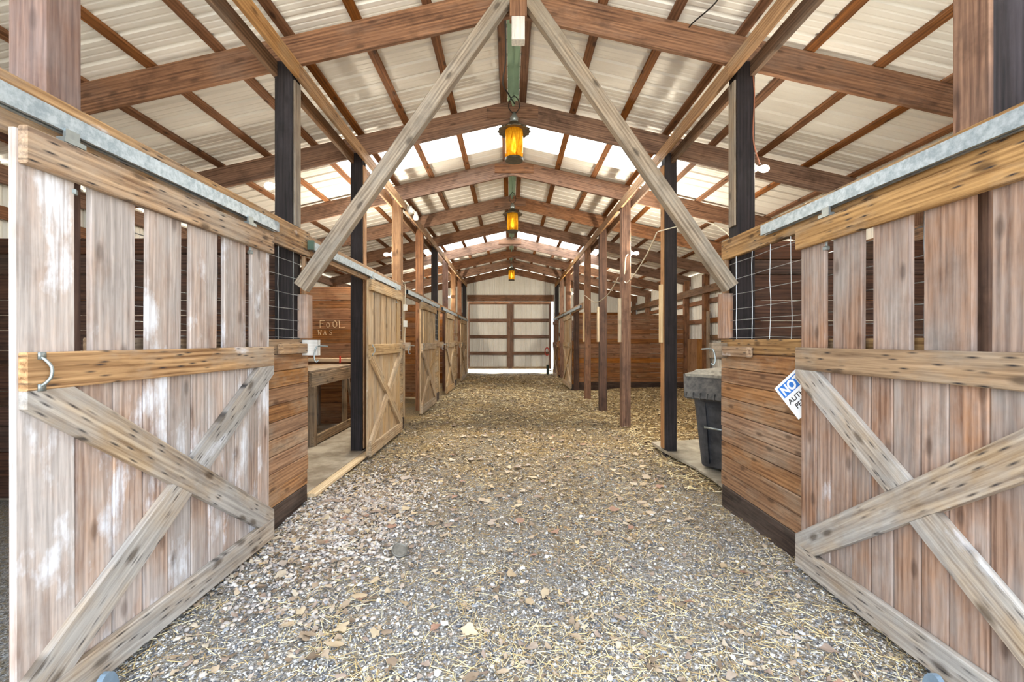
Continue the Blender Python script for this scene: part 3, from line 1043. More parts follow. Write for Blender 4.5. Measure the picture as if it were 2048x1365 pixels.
# ------------------------------------------------------------------ sliding doors
def sliding_door(side, XF, y0, y1, ztop, label, bm, rm, dm, flip=False, near=False, n=6, paint_first=None):
    """XF = aisle face of the rails; boards sit 35 mm behind"""
    o = empty('sliding_stall_door', (XF, (y0 + y1) / 2, .04), label, 'door', 'sliding stall doors')
    tb, tr = .026, .036
    xb = XF + side * (tr + tb / 2)
    xr = XF + side * tr / 2
    Wd = y1 - y0
    gap = .07
    sw = (Wd - (n - 1) * gap) / n
    zm0, zm1 = 1.335, 1.478
    for i in range(n):
        a = y0 + i * (sw + gap)
        yc = a + sw / 2
        zlo = .06 if i == 0 else 1.34
        board('slat', (xb + random.uniform(-.002, .002), yc, zlo), (xb, yc + random.uniform(-.004, .004), ztop - .012), sw, tb, (0, 1, 0), bm, o)
    a = y0 + sw
    m = max(6, int(round((y1 - a) / (.142))))
    ws = np.array([random.uniform(.82, 1.18) for _ in range(m)])
    ws = ws / ws.sum() * (y1 - a)
    for w in ws:
        board('lower_board', (xb + random.uniform(-.002, .002), a + w / 2, .06), (xb, a + w / 2, 1.338), w - .007, tb, (0, 1, 0), bm, o)
        a += w
    tr_o = board('top_rail', (xr, y0 + .01, ztop - .07), (xr, y1, ztop - .07), .14, tr, (0, 0, 1), rm, o)
    mr_o = board('middle_rail', (xr, y0 + .01, (zm0 + zm1) / 2), (xr, y1, (zm0 + zm1) / 2), zm1 - zm0, tr, (0, 0, 1), rm, o)
    board('bottom_rail', (xr, y0 + .01, .125), (xr, y1, .125), .15, tr, (0, 0, 1), dm, o)
    # X braces, clipped to the field between the rails; brace A runs through
    zb0, zb1 = .2, 1.335
    bw = .155 if near else .125
    P = [(y0, zb1), (y1, zb0)] if not flip else [(y1, zb0), (y0, zb1 + .02)]
    if flip: A = ((y0, zb0 if False else zb1), (y1, zb0))
    def strip(p, q, extra=None):
        d = Vector((q[0] - p[0], q[1] - p[1]))
        L = d.length
        d /= L
        nrm = Vector((-d.y, d.x))
        p_, q_ = Vector(p) - d * .4, Vector(q) + d * .4
        poly = [tuple(p_ - nrm * bw / 2), tuple(q_ - nrm * bw / 2), tuple(q_ + nrm * bw / 2), tuple(p_ + nrm * bw / 2)]
        poly = clip(poly, (1, 0), y1); poly = clip(poly, (-1, 0), -(y0 + .01))
        poly = clip(poly, (0, 1), zb1); poly = clip(poly, (0, -1), -zb0)
        return poly, d, nrm
    ins = .05
    near_top, far_bot = (y0 + ins, zb1), (y1 - ins, zb0)
    far_top, near_bot = (y1 - ins, zb1), (y0 + ins, zb0)
    Aseg = (near_top, far_bot) if side < 0 else (near_bot, far_top)
    Aseg = ((y0 + ins, zb1), (y1 - ins, zb0)) if not flip else ((y0 + ins, zb1), (y1 - ins, zb0))
    if side < 0:
        Aseg, Bseg = (near_top, far_bot), (near_bot, far_top)
    else:
        Aseg, Bseg = (near_top, far_bot), (near_bot, far_top)
    def emit(name, poly, d):
        c = Vector((sum(p[0] for p in poly) / len(poly), sum(p[1] for p in poly) / len(poly)))
        nrm = Vector((-d.y, d.x))
        loc = [((Vector(p) - c).dot(d), (Vector(p) - c).dot(nrm)) for p in poly]
        ex = Vector((0, d.x, d.y)); ey = Vector((0, nrm.x, nrm.y)); ez = ex.cross(ey)
        Mx = Matrix((ex, ey, ez)).transposed().to_4x4()
        Mx.translation = (xr, c.x, c.y)
        prism(name, loc, tr - .002, Mx, dm, o)
    pa, da, na = strip(*Aseg)
    emit('diagonal_board', pa, da)
    pb, db, nb = strip(*Bseg)
    d0 = Vector(Aseg[0]).dot(na)
    for sg in (1, -1):
        q = clip(pb, (na.x * sg, na.y * sg), d0 * sg - bw / 2 - .001)
        if len(q) > 2: emit('diagonal_board', q, db)
    # hangers and bolts
    for k, f in enumerate((.13, .87)):
        yy = y0 + Wd * f
        mb = MB()
        xh = xb
        mb.box(xh - .018, xh + .018, yy - .045, yy + .045, ztop + .015, ztop + .035)
        mb.box(xh - .006, xh + .006, yy - .03, yy + .03, ztop + .035, ztop + .075)
        mb.tube([(xh, yy, ztop - .17), (xh, yy, ztop + .03)], .008, 8)
        mb.lathe([(.018, -.185), (.02, -.18), (.02, -.165), (.012, -.16)], (xh, yy, ztop), 6)
        mb.build('roller_hanger', 'zinc', tr_o)
    # pull handle
    yh = y0 + .055
    hx = XF - side * .002
    pts = [(hx, yh, 1.352), (hx - side * .012, yh + .004, 1.362), (hx - side * .024, yh + .012, 1.385), (hx - side * .024, yh + .014, 1.42), (hx - side * .012, yh + .004, 1.447), (hx, yh, 1.458)]
    mb = MB().tube(smoothpath(pts, 4), .006, 8)
    for zz in (1.345, 1.465):
        mb.box(hx - .004 if side > 0 else hx, hx if side > 0 else hx + .004, yh - .014, yh + .014, zz - .014, zz + .014)
    mb.build('pull_handle', 'zinc', mr_o, smooth=True)
    return o


sliding_door(-1, -1.765, 1.60, 3.29, 2.312, 'nearest left sliding door, whitish weathered slats with blue-white paint smears', 'door_wood', 'rail_wood', 'brace_wood', near=True)
sliding_door(-1, -1.765, 5.58, 7.22, 2.312, 'second left sliding door with five light slats beside the black post', 'far_door', 'far_door', 'far_door', n=6)
sliding_door(-1, -1.765, 8.85, 10.55, 2.312, 'third left sliding door, pale tan with cross bracing', 'far_door', 'far_door', 'far_door', n=6)
sliding_door(-1, -1.765, 12.3, 13.98, 2.312, 'fourth left sliding door toward the back of the aisle', 'far_door', 'far_door', 'far_door', n=6)
sliding_door(-1, -1.765, 16.1, 17.8, 2.312, 'fifth left sliding door beside the back wall', 'far_door', 'far_door', 'far_door', n=6)
sliding_door(1, 1.865, 1.24, 2.88, 2.255, 'nearest right sliding door, reddish grey slats partly outside the frame', 'door_wood_right', 'rail_wood_right', 'brace_wood', near=True)
sliding_door(1, 1.83, 13.5, 15.3, 2.34, 'pale cross-braced sliding door on the right beyond the free-standing posts', 'far_door', 'far_door', 'far_door', n=6)
sliding_door(1, 1.83, 17.3, 18.95, 2.34, 'farthest right sliding door beside the back wall', 'post_brown', 'post_brown', 'far_door', n=6)


# ------------------------------------------------------------------ partitions
def partition(y, xa, xb, ztop, mat, label, z0=.05, rows=None):
    o = empty('stall_partition', ((xa + xb) / 2, y, 0), label, 'partition', 'plank partitions between the stalls')
    hts = []
    z = z0
    while z < ztop - .05:
        h = random.choice([.14, .19, .24]) if not rows else rows
        if ztop - (z + h) < .08: h = ztop - z
        hts.append((z, z + h)); z += h
    for a, b in hts:
        board('plank', (xa, y + random.uniform(-.003, .003), (a + b) / 2), (xb, y, (a + b) / 2), b - a - .005, .038, (0, 0, 1), mat, o)
    return o


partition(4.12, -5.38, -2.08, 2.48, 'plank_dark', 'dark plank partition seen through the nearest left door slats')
pt = partition(7.80, -5.38, -2.06, 2.48, 'plank', 'orange-brown plank partition with chalk writing behind the work bench')
partition(11.56, -5.38, -2.06, 2.48, 'plank', 'plank partition behind the third left door opening')
partition(15.36, -5.38, -2.06, 2.48, 'plank', 'plank partition behind the fourth left door opening')
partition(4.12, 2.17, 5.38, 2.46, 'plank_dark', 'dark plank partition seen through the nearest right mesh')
pr = partition(13.5, 2.10, 5.38, 2.32, 'plank', 'broad orange-brown plank partition behind the free-standing right posts', z0=.26, rows=.147)
board('base_board', (2.1, 13.5, .13), (5.38, 13.5, .13), .25, .05, (0, 0, 1), 'base_board', pr)
partition(17.2, 2.10, 5.38, 2.32, 'plank_dark', 'plank partition near the back right corner')
# chalk writing
CH = {'F': [[(0, 0), (0, 1)], [(0, 1), (.7, 1)], [(0, .55), (.5, .55)]],
      'O': [[(.35, 0), (.05, .25), (.05, .75), (.35, 1), (.65, .75), (.65, .25), (.35, 0)]],
      'U': [[(0, 1), (.05, .2), (.35, 0), (.6, .2), (.62, 1)]],
      'L': [[(0, 1), (.05, 0), (.9, .05)]],
      'W': [[(0, 1), (.15, 0), (.35, .6), (.55, 0), (.75, 1)]],
      'A': [[(0, 0), (.3, 1), (.6, 0)], [(.12, .4), (.5, .4)]],
      'S': [[(.6, .9), (.3, 1), (.05, .75), (.55, .35), (.4, 0), (0, .1)]]}
mb = MB()
yw = 7.776


def chalk(txt, px, py, hgt, adv, scales=None):
    d = yw
    x = (px - 1020.5) * d / 880
    z = 1.52 - (py - 682.5) * d / 880
    for i, c in enumerate(txt):
        s_ = hgt * (scales[i] if scales else 1)
        for st in CH[c]:
            mb.tube([(x + i * adv + p[0] * s_ * .9, yw, z + p[1] * s_) for p in st], .0045, 5)


chalk('FOOL', 640, 656, .125, .112, [1, .75, 1, 1])
chalk('WAS', 636, 670, .085, .10, [1, .9, 1])
mb.build('chalk_writing', 'chalk', pt)


# ------------------------------------------------------------------ walls
def ribbed_wall(name, p0, p1, z0, ztopfn, inward, par, mat='sheet_wall'):
    """vertical ribbed metal sheets between two ground points; each sheet .9144 wide"""
    p0, p1 = Vector(p0), Vector(p1)
    d = (p1 - p0)
    L = d.length
    d /= L
    inn = Vector(inward)
    s = 0
    while s < L - .05:
        e = min(s + SH, L)
        prof = []
        a = s
        while a < e - .01:
            prof += [(a, .03), (a + .012, .03), (a + .028, 0), (a + .07, 0), (a + .076, .009), (a + .086, .009), (a + .092, 0), (a + .14, 0), (a + .146, .009), (a + .156, .009), (a + .162, 0), (a + .2, 0), (a + .2166, .03)]
            a += .2286
        prof = [q for q in prof if q[0] < e] + [(e, .03)]
        vs, fs = [], []
        for (u, h) in prof:
            b = p0 + d * u - inn * h
            zt = ztopfn(b.x, b.y)
            vs += [(b.x, b.y, z0), (b.x, b.y, zt)]
        for i in range(len(prof) - 1):
            fs.append((2 * i, 2 * i + 2, 2 * i + 3, 2 * i + 1))
        me = bpy.data.meshes.new(name)
        me.from_pydata(vs, [], fs)
        me.update()
        meshobj('metal_sheet', me, mat, par, Matrix.Identity(4))
        s = e


wl = empty('wall_left', (-5.5, 9.5, 0), 'white ribbed metal outer wall on the left with girts', kind='structure')
ribbed_wall('wl', (-5.52, 0, 0), (-5.52, 19.45, 0), .0, lambda x, y: roofz(x) + .02, (1, 0, 0), wl)
for z in (.4, 1.3, 2.1, 2.9):
    board('girt', (-5.46, 0, z), (-5.46, 19.3, z), .14, .04, (0, 0, 1), 'purlin', wl)
board('eave_beam', (-5.42, 0, 3.3), (-5.42, 19.3, 3.3), .2, .05, (0, 0, 1), 'rafter', wl)
for y in PY[1:]:
    board('wall_post', (-5.38, y, 0), (-5.38, y, 3.3), .14, .14, (1, 0, 0), 'post_brown', wl)
wr = empty('wall_right', (5.5, 9.5, 0), 'white ribbed metal outer wall on the right with girts and posts', kind='structure')
ribbed_wall('wr', (5.52, 19.45, 0), (5.52, 0, 0), .0, lambda x, y: roofz(x) + .02, (-1, 0, 0), wr)
for z in (.42, 1.13, 1.62, 2.08, 2.62):
    board('girt', (5.46, 0, z), (5.46, 12.1, z), .13, .04, (0, 0, 1), 'plate_old' if z < 2 else 'purlin', wr)
for z in (2.08, 2.62):
    board('girt', (5.46, 12.2, z), (5.46, 19.3, z), .12, .04, (0, 0, 1), 'purlin', wr)
board('eave_beam', (5.30, 0, 2.92), (5.30, 19.3, 2.92), .2, .05, (0, 0, 1), 'plate_old', wr)
for y in PY[1:]:
    board('wall_post', (5.38, y + (.55 if 11 < y < 12 else 0), 0), (5.38, y + (.55 if 11 < y < 12 else 0), 3.35), .15, .15, (1, 0, 0), 'post_brown', wr)
board('door_jamb', (5.33, 11.85, .5), (5.33, 11.85, 2.32), .10, .06, (0, 1, 0), 'bench_wood', wr)
for i in range(3):
    board('plywood_panel', (5.40, 12.5 + i * .42, .45), (5.40, 12.5 + i * .42, 1.58), .415, .02, (0, 1, 0), 'plywood', wr)
board('base_plank', (5.39, 4.2, .2), (5.39, 13.4, .2), .34, .04, (0, 0, 1), 'base_board', wr)

# back wall
YBK = 19.25
wb = empty('wall_back', (0, YBK, 0), 'white ribbed metal back wall with gable above the double doors', kind='structure')
ribbed_wall('wb', (-5.5, YBK + .1, 0), (-1.86, YBK + .1, 0), .0, lambda x, y: roofz(x) + .03, (0, -1, 0), wb)
ribbed_wall('wb', (1.90, YBK + .1, 0), (5.5, YBK + .1, 0), .0, lambda x, y: roofz(x) + .03, (0, -1, 0), wb)
ribbed_wall('wb', (-1.86, YBK + .1, 0), (1.90, YBK + .1, 0), 3.25, lambda x, y: roofz(x) + .03, (0, -1, 0), wb)
board('door_header', (-1.88, YBK, 3.40), (1.9, YBK, 3.40), .27, .06, (0, 0, 1), 'rafter', wb)
for s in (-1, 1):
    for z in (.9, 1.8, 2.7):
        board('girt', (s * 1.95, YBK + .04, z), (s * 5.4, YBK + .04, z), .14, .04, (0, 0, 1), 'purlin', wb)


def back_door(name, x0, x1, z0, z1, label):
    o = empty(name, ((x0 + x1) / 2, YBK + .2, z0), label, kind='structure')
    ribbed_wall('bd', (x0, YBK + .24, 0), (x1, YBK + .24, 0), z0, lambda x, y: z1, (0, -1, 0), o)
    y = YBK + .19
    w = .155
    for xc in (x0 + .05, x1 - .07) if x0 < -1 else (x0 + .07, x1 - .05):
        board('stile', (xc, y, z0), (xc, y, z1), .15 if abs(xc) < .5 else .11, .05, (1, 0, 0), 'rafter', o)
    for z in (z0 + .05, .98, 1.71, 2.43, z1 - .08):
        ww = .14 if z0 + .1 < z < z1 - .2 else (.10 if z < 1 else .16)
        board('cross_rail', (x0 + .08, y - .004, z), (x1 - .08, y - .004, z), ww, .05, (0, 0, 1), 'rafter' if z > .5 else 'far_door', o)
    return o


back_door('door_1', -1.90, -.004, .29, 3.30, 'left leaf of the ribbed metal double door at the back')
back_door('door_2', .004, 1.81, .29, 3.30, 'right leaf of the ribbed metal double door at the back')

# front walls beside the open barn mouth (behind the camera)
wf = empty('wall_front', (0, ys0, 0), 'ribbed metal front wall beside the barn opening', kind='structure')
ribbed_wall('wf', (-5.5, ys0, 0), (-2.6, ys0, 0), .0, lambda x, y: roofz(x) + .03, (0, 1, 0), wf)
ribbed_wall('wf', (2.6, ys0, 0), (5.5, ys0, 0), .0, lambda x, y: roofz(x) + .03, (0, 1, 0), wf)

# ------------------------------------------------------------------ tack bay: slab, bench, shelf
sl = empty('floor_slab', (-2.9, 5.9, 0), 'worn plywood floor of the tack bay behind the nearest left stall corner', 'floor panel')
for (x0, x1, y0, y1) in ((-3.1, -1.93, 4.14, 5.3), (-3.1, -1.93, 5.305, 7.7), (-5.3, -3.105, 4.14, 5.9), (-5.3, -3.105, 5.905, 7.7)):
    MB().box(x0, x1, y0, y1, .02, .075).build('floor_sheet', 'slab', sl)
board('edge_board', (-1.885, 4.15, .06), (-1.885, 5.85, .04), .09, .035, (1, 0, 0), 'pale_wood', sl)
bn = empty('work_bench', (-3.0, 6.9, .075), 'rough timber work bench in the tack bay beneath the chalk writing', 'bench')
xf = -2.72
board('apron', (xf, 5.98, .985), (xf, 7.66, .985), .19, .04, (0, 0, 1), 'bench_wood', bn)
for k in range(3):
    board('top_board', (xf - .11 - k * .24, 5.95, 1.10), (xf - .11 - k * .24, 7.7, 1.10), .23, .035, (1, 0, 0), 'bench_wood', bn)
board('leg', (xf - .0, 6.05, .075), (xf - .0, 6.05, .89), .09, .09, (0, 1, 0), 'bench_wood', bn)
board('leg', (xf - .0, 7.22, .075), (xf - .0, 7.22, .89), .12, .05, (0, 1, 0), 'bench_wood', bn)
board('leg', (xf - .62, 6.05, .075), (xf - .62, 6.05, 1.08), .09, .09, (0, 1, 0), 'bench_wood', bn)
board('leg', (xf - .62, 7.6, .075), (xf - .62, 7.6, 1.08), .09, .09, (0, 1, 0), 'bench_wood', bn)
board('strut', (xf + .03, 7.55, .15), (xf + .01, 7.35, .9), .05, .04, (0, 1, 0), 'bench_wood', bn)
board('stretcher', (xf + .02, 6.0, .15), (xf + .02, 7.6, .15), .12, .04, (0, 0, 1), 'bench_wood', bn)
sh = empty('wall_shelf', (-3.6, 7.72, 1.15), 'pale ledge strip on the chalk partition with a small red clip', 'shelf')
board('ledge', (-4.6, 7.715, 1.20), (-2.1, 7.715, 1.18), .06, .12, (0, 0, 1), 'pale_wood', sh)
MB().box(-2.97, -2.945, 7.64, 7.655, 1.14, 1.26).build('red_clip', 'red', sh)


# ------------------------------------------------------------------ latches
def latch(side, x, y, z, wm, label):
    o = empty('door_latch', (x, y, z), label, 'latch', 'hook latches at the stall corners')
    board('latch_block', (x - side * .03, y - .55, z), (x - side * .03, y - .14, z), .085, .05, (0, 0, 1), 'rail_wood', o)
    MB().box(min(x - side * .14, x - side * .002), max(x - side * .14, x - side * .002), y - .13, y - .07, z - .065, z + .075).build('stop_block', wm, o)
    hx = x - side * .13
    pts = [(hx - side * .07, y - .05, z + .015), (hx - side * .02, y - .1, z + .02), (hx + side * .0, y - .13, z + .01), (hx + side * .015, y - .135, z - .05), (hx + side * .015, y - .135, z - .10), (hx - side * .0, y - .13, z - .125), (hx - side * .015, y - .125, z - .11)]
    MB().tube(smoothpath(pts, 5), .007, 8).build('hook', 'zinc', o, smooth=True)


latch(-1, -1.88, 4.10, 1.455, 'whitewood', 'white block and bent hook latch on the nearest left stall corner')
latch(1, 1.96, 4.10, 1.43, 'bench_wood', 'wooden block and bent hook latch on the nearest right stall corner')
for i, y in enumerate((7.68, 11.45, 15.25)):
    latch(-1, -1.86, y, 1.42, 'far_door', 'small wooden hook latch beside the %s left door' % ORD[i + 1])


# ------------------------------------------------------------------ bin on its mat
def bin_():
    cx, cy = 2.50, 5.02
    zb = .095
    mt = MB()
    n = 24
    top, bot = [], []
    out = [(2.02, 6.3), (2.02, 5.9), (2.07, 5.5), (2.12, 5.1), (2.14, 4.7), (2.12, 4.3), (2.5, 4.2), (3.6, 4.2), (3.9, 5.0), (3.8, 6.2), (3.0, 6.5)]
    P = [Vector((x, y, 0)) for x, y in out]
    vs = [(p.x, p.y, .075 + .012 * math.sin(i * 1.3)) for i, p in enumerate(P)] + [(p.x, p.y, .045) for p in P]
    k = len(P)
    mt.add(vs, [tuple(range(k - 1, -1, -1)), tuple(range(k, 2 * k))] + [(i, (i + 1) % k, k + (i + 1) % k, k + i) for i in range(k)])
    tag(mt.build('rubber_mat', 'mat'), 'curled pale mat on the ground under the black bin', 'mat')
    W = at(cx, cy, zb) @ Matrix.Rotation(math.radians(-52), 4, 'Z')    # local -Y is the front
    o = bpy.data.objects.new('wheeled_bin', None)
    link(o, None, W)
    tag(o, 'dusty black wheeled rubbish bin beside the black post on the right', 'bin')

    def rr(hx, hy, r, yo=0, m=5):
        pts = []
        for qx, qy, a0 in ((1, 1, 0), (-1, 1, 90), (-1, -1, 180), (1, -1, 270)):
            for j in range(m + 1):
                a = math.radians(a0 + 90 * j / m)
                pts.append((qx * (hx - r) + r * math.cos(a), qy * (hy - r) + r * math.sin(a) + yo))
        return pts
    rings = []
    for (z, hx, hy, r) in ((0, .20, .24, .05), (.02, .215, .255, .06), (.12, .225, .265, .06), (.5, .25, .30, .06), (.86, .275, .335, .06), (.93, .28, .34, .06), (.94, .305, .37, .05), (1.02, .31, .375, .05), (1.02, .285, .35, .05), (.9, .27, .335, .05)):
        rings.append([(x, y, z) for x, y in rr(hx, hy, r)])
    n = len(rings[0])
    mb = MB()
    mb.add([v for r_ in rings for v in r_], [(i * n + k, i * n + (k + 1) % n, (i + 1) * n + (k + 1) % n, (i + 1) * n + k) for i in range(len(rings) - 1) for k in range(n)] + [tuple(range(n - 1, -1, -1))])
    mb.build('body', 'bin', o, W)
    # front ribs framing a recess, with the grab bar
    for s in (-1, 1):
        MB().add([(s * .11 - .022, -.245, .05), (s * .11 + .022, -.245, .05), (s * .12 + .022, -.345, .74), (s * .12 - .022, -.345, .74),
                  (s * .11 - .022, -.29, .05), (s * .11 + .022, -.29, .05), (s * .12 + .022, -.355, .74), (s * .12 - .022, -.355, .74)],
                 [(0, 3, 2, 1), (4, 5, 6, 7), (0, 1, 5, 4), (2, 3, 7, 6), (1, 2, 6, 5), (0, 4, 7, 3)]).build('front_rib', 'bin', o, W)
    MB().box(-.12, .12, -.345, -.30, .70, .76).build('front_rib', 'bin', o, W)
    MB().tube([(-.12, -.325, .46), (.12, -.325, .46)], .014, 8).build('grab_bar', 'zinc', o, W, smooth=True)
    # lid: domed top and flared front lip
    mb = MB()
    R = [[(x, y, 1.025) for x, y in rr(.325, .395, .05, -.02)], [(x, y, 1.055) for x, y in rr(.325, .395, .05, -.02)], [(x, y, 1.075) for x, y in rr(.28, .34, .06, 0)], [(x, y, 1.10) for x, y in rr(.25, .31, .06, 0)]]
    n = len(R[0])
    mb.add([v for r_ in R for v in r_], [(i * n + k, i * n + (k + 1) % n, (i + 1) * n + (k + 1) % n, (i + 1) * n + k) for i in range(3) for k in range(n)] + [tuple(range(n - 1, -1, -1)), tuple(3 * n + k for k in range(n))])
    lid = mb.build('lid', 'bin_dusty', o, W)
    mb = MB()
    mb.add([(-.33, -.40, 1.05), (.33, -.40, 1.05), (.26, -.50, .80), (-.26, -.50, .80), (-.30, -.35, .86), (.30, -.35, .86), (.25, -.46, .78), (-.25, -.46, .78), (-.31, -.37, 1.04), (.31, -.37, 1.04)],
           [(0, 3, 2, 1), (1, 2, 6, 5, 9), (0, 8, 4, 7, 3), (2, 3, 7, 6), (4, 5, 6, 7), (8, 9, 5, 4), (0, 1, 9, 8)])
    for k in range(7):
        x = -.24 + k * .08
        mb.box(x - .004, x + .004, -.505, -.46, .79, .86)
    mb.build('lid_lip', 'bin_lip', lid, W)
    MB().box(-.06, .06, .20, .28, 1.10, 1.135).build('lid_handle', 'bin', lid, W)
    for s in (-1, 1):
        MB().lathe([(.11, -.03), (.13, -.02), (.13, .02), (.11, .03)], (s * .26, .27, .11), 20, 'x').build('wheel', 'bin', o, W, smooth=False)
    mb = MB().tube([(-.22, .38, .98), (.22, .38, .98)], .016, 8)
    mb.build('push_handle', 'bin', o, W)


bin_()


# ------------------------------------------------------------------ sign on the right plank wall
def sign():
    X = 1.87
    y = X * 880 / (1549 - 1020.5)
    z = 1.52 - (778 - 682.5) * y / 880
    th, ph = math.radians(43.4), math.radians(20)
    c = Vector((X, y, z))
    h = Vector((math.sin(ph), -math.cos(ph), 0))
    up = Vector((0, 0, 1))
    u = h * math.cos(th) + up * math.sin(th)
    v = up * math.cos(th) - h * math.sin(th)
    nn = u.cross(v)
    W = Matrix((u, v, nn)).transposed().to_4x4()
    W.translation = c
    o = MB().box(0, .36, -.26, 0, -.002, .002).build('notice_sign', 'sign_white', None, W)
    tag(o, 'white and blue notice sign tilted on the plank wall beside the right door', 'sign')
    band = MB().box(.018, .342, -.098, -.018, .002, .0028).build('blue_band', 'sign_blue', o, W)

    def text(s, x, yy, size, mat, off, bold, sx=1.0):
        cu = bpy.data.curves.new('lettering', 'FONT')
        cu.body = s
        cu.size = size
        cu.extrude = .0004
        cu.offset = bold
        cu.materials.append(M[mat])
        tmp = bpy.data.objects.new('lettering_curve', cu)
        COL.objects.link(tmp)
        bpy.context.view_layer.update()
        me = bpy.data.meshes.new_from_object(tmp.evaluated_get(bpy.context.evaluated_depsgraph_get()))
        bpy.data.objects.remove(tmp)
        link(bpy.data.objects.new('lettering', me), band if s == 'NOTICE' else o, W @ at(x, yy, off) @ Matrix.Diagonal((sx, 1, 1, 1)))
    text('NOTICE', .030, -.089, .088, 'sign_white', .0032, .0035, .88)
    text('AUTHORIZED', .022, -.153, .046, 'sign_black', .0026, .0008, 1.15)
    text('PERSONNEL', .045, -.203, .046, 'sign_black', .0026, .0008, 1.1)
    text('ONLY', .13, -.245, .04, 'sign_black', .0026, .0008, 1.1)


sign()


# ------------------------------------------------------------------ lanterns, bulbs, cables
def lantern(y, zb, label, lit=True):
    x = RX + .01
    o = empty('amber_lantern', (x, y, zb), label, 'lantern', 'amber lanterns under the ridge')
    n = 32
    scal = lambda a: 1 + .045 * math.cos(16 * a)
    MB().lathe([(.115, 0), (.12, .005), (.12, .03), (.112, .035)], (x, y, zb), n).build('base_pan', 'lantern_metal', o, smooth=False)
    MB().lathe([(.112, .035), (.118, .10), (.118, .34), (.112, .40)], (x, y, zb), n).build('amber_glass', 'amber', o, smooth=True)
    MB().lathe([(.11, .395), (.205, .375), (.21, .385), (.205, .395), (.12, .43), (.075, .49), (.06, .50)], (x, y, zb), 64, wob=[None, scal, scal, scal, None, None, None]).build('crown_cap', 'lantern_metal', o)
    MB().lathe([(.02, .495), (.05, .52), (.055, .56), (.03, .60), (.02, .63)], (x, y, zb), 16).build('finial', 'zinc', o, smooth=True)
    MB().lathe([(.008, .10), (.03, .13), (.034, .17), (.02, .22), (.012, .3)], (x, y, zb), 12).build('bulb', 'bulb', o, smooth=True)
    mb = MB()
    for s in (-1, 1):
        mb.tube(smoothpath([(x + s * .015, y, zb + .62), (x + s * .07, y + .0, zb + .70), (x + s * .05, y + .03, zb + .82), (x, y + .05, zb + .88)], 5), .006, 6)
    mb.build('hanging_wire', 'black_cable', o)
    for k in range(6):
        a = 2 * math.pi * k / 6 + .3
    return o


lantern(5.74, 3.87, 'large amber glass lantern nearest the camera under the ridge')
lantern(9.5, 3.87, 'middle amber glass lantern under the ridge')
lantern(17.1, 3.87, 'farthest small amber lantern against the white gable')


def tube_thing(name, pts, r, mat, label, cat, k=7, group=None):
    return tag(MB().tube(smoothpath(pts, k), r, 8).build(name, mat, None, None, smooth=True), label, cat, group)


tube_thing('electric_cable', [(-.05, 4.1, 4.66), (-.05, 4.8, 4.6), (-.09, 5.3, 4.63), (-.02, 5.6, 4.66), (.06, 5.72, 4.6)], .008, 'black_cable', 'black cable along the ridge in front of the big lantern', 'cable')
tube_thing('electric_cable', [(2.13, 3.88, 3.98), (2.15, 3.875, 3.7), (2.14, 3.875, 3.3), (2.2, 3.88, 3.08)], .006, 'brown_cable', 'brown cable running down the black post above the right track', 'cable')
tube_thing('electric_cable', [(1.6, 3.3, 4.36), (1.66, 3.5, 4.25), (1.6, 3.93, 4.33), (1.62, 4.1, 4.3)], .006, 'black_cable', 'thin dark cable under the roof at top right', 'cable')
tube_thing('electric_cable', [(1.93, 5.79, 2.95), (1.95, 6.3, 2.75), (1.97, 7.1, 2.55), (2.0, 7.67, 2.54), (1.995, 7.66, 2.8), (2.02, 7.67, 3.0), (2.12, 7.72, 3.06)], .009, 'white_cable', 'white cable looping from the bulb on the free-standing post to the next post', 'cable')
tube_thing('electric_cable', [(1.93, 7.86, 2.66), (1.93, 8.75, 2.43), (1.93, 10.0, 2.40), (1.93, 11.4, 2.7), (1.93, 11.5, 2.6), (1.93, 11.6, 2.42)], .010, 'white_cable', 'long sagging white cable between the free-standing right posts', 'cable')
tube_thing('electric_cable', [(1.93, 5.75, 2.95), (2.1, 5.2, 2.9), (2.2, 4.8, 2.80), (2.22, 4.2, 2.42)], .007, 'white_cable', 'white cable passing behind the grey brace on the right', 'cable')


def bulb(x, y, z, dx, label, on=True, power=42):
    o = empty('light_bulb', (x, y, z), label, 'light', 'bare bulbs on the posts')
    MB().lathe([(.055, 0), (.055, .012 * dx), (.035, .03 * dx), (.028, .05 * dx)], (x, y, z), 18, 'x').build('socket', 'white_plastic', o, smooth=False)
    MB().lathe([(.016, .05 * dx), (.018, .07 * dx), (.03, .095 * dx), (.034, .12 * dx), (.028, .145 * dx), (.01, .16 * dx)], (x, y, z), 16, 'x').build('bulb', 'bulb' if on else 'bulb_off', o, smooth=True)
    if on:
        ld = bpy.data.lights.new('bulb_glow', 'POINT')
        ld.energy = power
        ld.specular_factor = .4
        ld.color = (1, .89, .71)
        ld.shadow_soft_size = .06
        lo = bpy.data.objects.new('bulb_glow', ld)
        link(lo, o, at(x + dx * .24, y - .02, z))


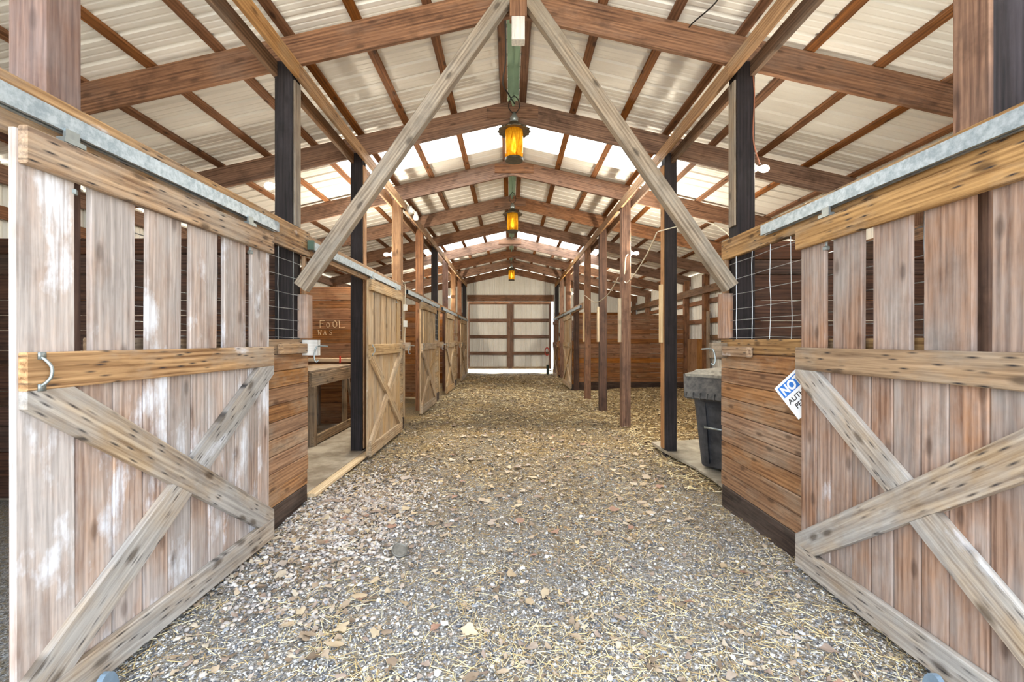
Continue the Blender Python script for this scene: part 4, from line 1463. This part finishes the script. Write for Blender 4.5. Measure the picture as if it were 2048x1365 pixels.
bulb(2.151, 3.93, 3.06, 1, 'round white bulb on the black post above the right track', True, 9)
bulb(-2.056, 3.97, 2.92, -1, 'round pale bulb on the black post above the left track', True, 4)
bulb(-2.056, 7.72, 3.04, -1, 'lit bulb on the left side of the third left post', True, 46)
bulb(2.096, 7.72, 3.06, 1, 'lit bulb on the reddish free-standing right post', True, 46)
bulb(-2.056, 15.3, 3.06, -1, 'small lit bulb on a left post near the back')
bulb(2.132, 15.3, 3.18, 1, 'small lit bulb on a right post near the back')
fl = empty('flood_light', (-1.86, 8.0, 3.95), 'white twin floodlight fixed to the left eave beam', 'light')
MB().lathe([(.05, 0), (.05, .02)], (-1.865, 8.0, 3.93), 16, 'x').build('mount', 'white_plastic', fl)
for q in ((-1.80, 7.95, 3.90, .0), (-1.74, 8.12, 3.84, .2)):
    MB().lathe([(.022, .06), (.03, .02), (.05, -.03), (.052, -.07), (.03, -.085)], q[:3], 16).build('lamp_head', 'bulb_off', fl, smooth=True)
MB().tube([(-1.86, 8.0, 3.93), (-1.80, 7.95, 3.95), (-1.74, 8.12, 3.89)], .012, 8).build('arm', 'white_plastic', fl)

# switch boxes on the end of the second left stall wall
for z, lb in ((2.10, 'upper white switch box at the end of the second left stall wall'), (1.82, 'lower white switch box at the end of the second left stall wall')):
    b = MB().box(-1.852, -1.80, 7.62, 7.70, z - .055, z + .055).build('switch_box', 'white_plastic')
    tag(b, lb, 'switch', 'white switch boxes')
tube_thing('electric_cable', [(-1.83, 7.66, 1.76), (-1.835, 7.66, 1.6), (-1.83, 7.64, 1.45)], .006, 'white_cable', 'white cable hanging below the two switch boxes', 'cable')
tube_thing('electric_cable', [(-1.83, 7.66, 2.16), (-1.83, 7.66, 2.3), (-1.84, 7.7, 2.5), (-1.86, 7.6, 2.56)], .006, 'white_cable', 'white cable rising from the switch boxes to the track', 'cable')

# ------------------------------------------------------------------ small things
hy = empty('yard_hydrant', (1.58, 18.6, .1), 'dark green hydrant pipe with white head by the back door', 'hydrant')
MB().lathe([(.055, -.05), (.055, .42)], (1.58, 18.6, .1), 12).build('pipe', 'green_pipe', hy)
MB().lathe([(.06, .42), (.06, .5), (.03, .56), (.02, .6)], (1.58, 18.6, .1), 12).build('head', 'white_plastic', hy)
MB().tube([(1.62, 18.6, .25), (1.74, 18.6, .28)], .02, 8).build('spout', 'iron', hy)
pts = [(1.62 + .09 * math.cos(a), 19.39, 1.06 + .17 * math.sin(a)) for a in np.linspace(0, 5.6, 14)]
tag(MB().tube(pts, .022, 8).build('red_handle_loop', 'red', None, None, smooth=True), 'red loop hanging on the back door rail above the hydrant', 'hose')
tag(MB().lathe([(.052, 0), (.056, .004), (.056, .030), (.050, .034), (.044, .029)], (0, 0, 0), 28).build('tin_lid', 'tin', None, at((798 - 1020.5) * 3.12 / 880, 3.12, .02) @ Matrix.Rotation(math.radians(28), 4, 'X') @ Matrix.Rotation(.3, 4, 'Y')), 'round dull metal puck lying on the gravel left of centre', 'lid')
for s, x, y, lb in ((-1, -1.72, 1.87, 'blue-grey door guide at the foot of the nearest left door'), (1, 1.80, 1.86, 'blue-grey door guide at the foot of the nearest right door')):
    mb = MB()
    prof = [(math.cos(a) * .055, math.sin(a) * .11) for a in np.linspace(0, math.pi, 10)]
    k = len(prof)
    vs = [(x - .012, y + p[0], p[1]) for p in prof] + [(x + .012, y + p[0], p[1]) for p in prof]
    mb.add(vs, [tuple(range(k)), tuple(range(2 * k - 1, k - 1, -1))] + [(i, i + 1, k + i + 1, k + i) for i in range(k - 1)] + [(k - 1, 0, k, 2 * k - 1)])
    tag(mb.build('door_guide', 'blue_grey'), lb, 'guide', 'door guides')
